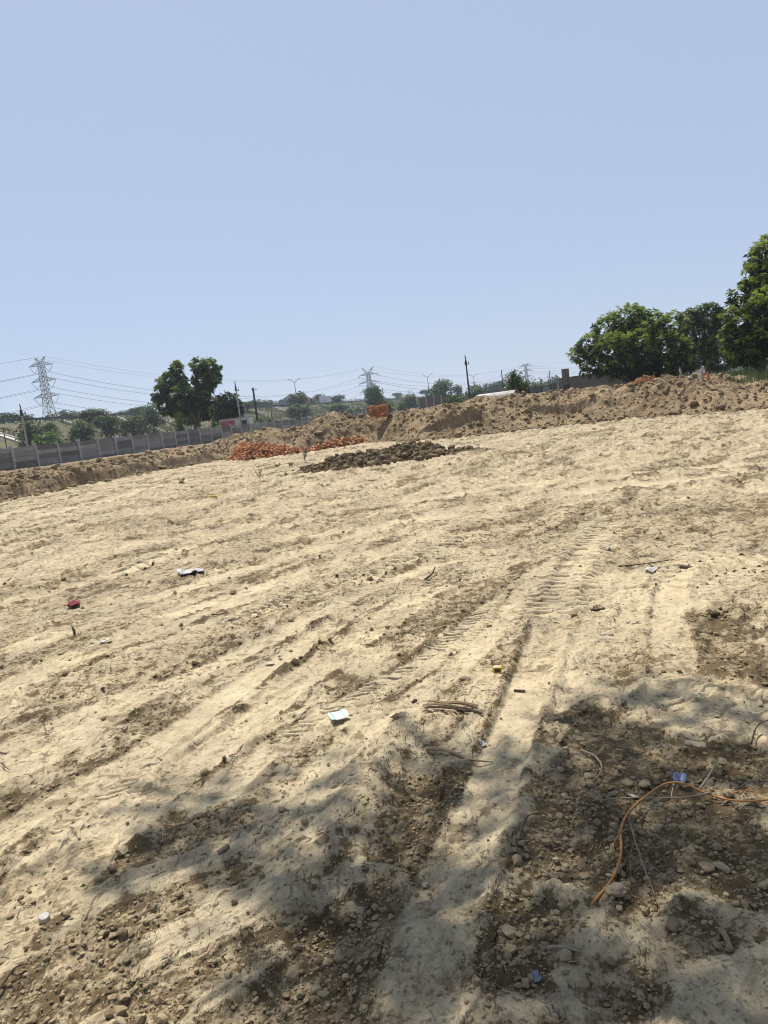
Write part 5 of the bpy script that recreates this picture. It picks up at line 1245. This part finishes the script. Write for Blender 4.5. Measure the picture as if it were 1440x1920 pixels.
c0 = gp(933, 1260); k = mpp(933, 1258); t = empty('matchbox', c0, -.25, 'crushed small yellow box with a shaded end painted dark beside the main track', 'box')
o = box_part('sleeve', (0, 0, 6*k), (15*k, 14*k, 10*k), simple('yellow_card', (.55, .36, .06), .6, .15, 60), t, .0015)
box_part('shaded_end', (1*k, -7.2*k, 6*k), (10*k, .8*k, 6.5*k), M_dtwig, t, .0003); box_part('label', (-1*k, 0, 11.3*k), (8*k, 9*k, .5*k), M_whitecloth, t, .0003)  # thin dark sheet paints the shade on the box's near end
c0 = gp(84, 1726); k = mpp(84, 1726); t = empty('bottle_cap', c0+np.array([0, 0, .004]), 0, 'white plastic bottle cap lying on the ground at lower left', 'bottle cap'); t.rotation_euler = (.25, .15, 0)
mb = MB(); mb.tube([(0, 0, 0), (0, 0, 9*k), (0, 0, 10.5*k)], [10*k, 9.6*k, 8.6*k], 28); mb.build('cap_body', M_whitecloth, t)
for j in range(28): pass
mb = MB()
for j in range(24): a = j/24*2*pi; mb.box((cos(a)*10*k, sin(a)*10*k, 4.5*k), (.9*k, .9*k, 7.5*k), a)
mb.build('ribbed_edge', M_whitecloth, t)
M_bag = simple('thin_white_plastic', (.36, .35, .33), .6, .2, 20, spec=.5)
c0 = gp(357, 1078); k = mpp(357, 1078); cloth('plastic_bag', c0, 46*k, 50*k, M_bag, 'crumpled white plastic bag on the sunlit ground at left', 'plastic bag', .05, .4, 18, 9, .002, drape=True)
c0 = gp(138, 1132); k = mpp(138, 1132); cloth('red_cloth_scrap', c0, 20*k, 34*k, M_redcloth, 'dark red cloth scrap left of the white bag', 'cloth', .05, .3, 12, 12, .003, drape=True)
c0 = gp(400, 935); k = mpp(400, 935); cloth('yellow_scrap', c0, 14*k, 22*k, simple('yellow_plastic', (.55, .50, .05), .5), 'small yellow plastic scrap near the letters of the field middle left'.replace(' near the letters of the field middle left', ' on the pale ground before the brick heap'), 'scrap', .1, 0, 8, 13, .003, drape=True)
for px, py, w, lab, sd in ((198,1206,14,'tiny white paper scrap right of the upright leaf',14),(1223,1072,20,'white paper scrap on the ground at upper right',15),(1188,1497,12,'narrow white paper chip beside the twig and root',16),(505,1247,12,'small white scrap left of the lug marks',17),(905,1390,10,'pale dry leaf in the shade behind the branch',18),(1006,1836,16,'torn dark blue and white scrap near the bottom',19),(1132,1190,7,'tiny pale chip on the main track edge',20)):
    c0 = gp(px, py); k = mpp(px, py); cloth('paper_scrap', c0, w*k, w*k*1.5, M_whitecloth if 'blue' not in lab else simple('blue_foil_scrap', (.16, .17, .20), .6, .5, 60), lab, 'scrap', w*k*.35, sd, 7, sd, .0015, drape=True)
c0 = gp(140, 1190); k = mpp(140, 1190); mb = MB(); mb.tube([(0, 0, 0), (.3*k, 0, 10*k), (-2*k, 0, 18*k), (-3*k, 0, 23*k)], [4.5*k, 5*k, 3*k, .6*k], 8, True, .35)
o = mb.build('upright_husk', simple('grey_green_husk', (.14, .15, .11), .8, .3, 30), None, c0, smooth=True); tag(o, 'grey green dry husk standing upright on the ground at left', 'husk')
c0 = gp(150, 1667); k = mpp(150, 1667); V, F = leaves(np.array([[0, 0, .006]]), np.array([[1., .3, .1]]), np.array([16*k]), .22, 1, 3); o = link('green_leaf', mesh_np('green_leaf', V, F, L_bright, False, {'tint': [1]*4}), None, c0)
s = o.modifiers.new('thickness', 'SOLIDIFY'); s.thickness = .0012; tag(o, 'single fresh green leaf on the ground at lower left', 'leaf')
# weeds
def weed(px, ybase, ytop, w, n, label, lm, seed):
    c0 = gp(px, ybase); k = mpp(px, ybase); r = np.random.default_rng(seed); H = (ybase-ytop)*k; W2 = w*k/2; t = empty('field_weed', c0, 0, label, 'weed'); st = MB(); P = []
    for i in range(n):
        a = r.uniform(0, 6.3); tip = np.array([cos(a)*W2, sin(a)*W2, H*r.uniform(.6, 1)]); st.tube([(0, 0, 0), tuple(tip*np.array([.4, .4, .6])), tuple(tip)], [.006, .005, .003], 4); P += [tip*f for f in r.uniform(.3, 1, 9)]
    st.build('stem', M_twig, t); P = np.array(P); V, F = leaves(P, r.normal(size=P.shape)+np.array([0, 0, .4]), r.uniform(.025, .055, len(P))*(k/.012), .2, .5, seed); link('foliage', mesh_np('foliage', V, F, lm, False, {'tint': np.repeat(r.uniform(0, .6, len(P)), 4)}), t)
weed(343, 910, 895, 12, 9, 'small dark green weed on the field left of the brick heap', L_dark, 1)
weed(572, 867, 838, 14, 8, 'thin upright dry weed in front of the brick spread', L_grey, 2)
weed(545, 872, 863, 9, 6, 'low dark weed at the left end of the dark soil heap', L_grey, 3)
weed(522, 878, 870, 9, 5, 'little weed left of the low dark one', L_grey, 4)
weed(487, 896, 872, 14, 6, 'faint dry weed below the brick heap', L_grey, 5)
# straw and chips scattered everywhere
x, y, r = polar(750, 1.7, 14, 601); h, l, tt_ = ground_fn(x, y); mb = MB()
for i in range(len(x)):
    rr_ = hypot(x[i], y[i]); a = r.uniform(0, 6.3); L = r.uniform(.005, .018)*(.8+.25*rr_); q = np.array([cos(a), sin(a), r.normal(0, .15)])*L; w = .0006+.0005*rr_*r.uniform(.5, 1.2)
    mb.tube([(x[i]-q[0], y[i]-q[1], h[i]+.003+max(0, q[2])), (x[i]+q[1]*r.uniform(-.3, .3), y[i]-q[0]*r.uniform(-.3, .3), h[i]+.005), (x[i]+q[0], y[i]+q[1], h[i]+.005+max(0, -q[2]))], w, 3, False)
tag(mb.build('straw_litter', M_twig), None, None, None, 'stuff')
# lumps of turned soil over the middle field are part of field_clods above

# ------------------------------------------------------------ air
hz = MB(); hz.box((200, 480, 27.5), (2600, 2400, 60)); 
m = bpy.data.materials.new('haze'); m.use_nodes = True; nt = m.node_tree; nt.nodes.remove(nt.nodes['Principled BSDF'])
v = nt.nodes.new('ShaderNodeVolumePrincipled'); v.inputs['Color'].default_value = (.80, .88, 1, 1); v.inputs['Density'].default_value = HAZE; v.inputs['Anisotropy'].default_value = 0.3
nt.links.new(v.outputs[0], nt.nodes['Material Output'].inputs['Volume'])
if HAZE > 0: tag(hz.build('haze', m), None, None, None, 'stuff')
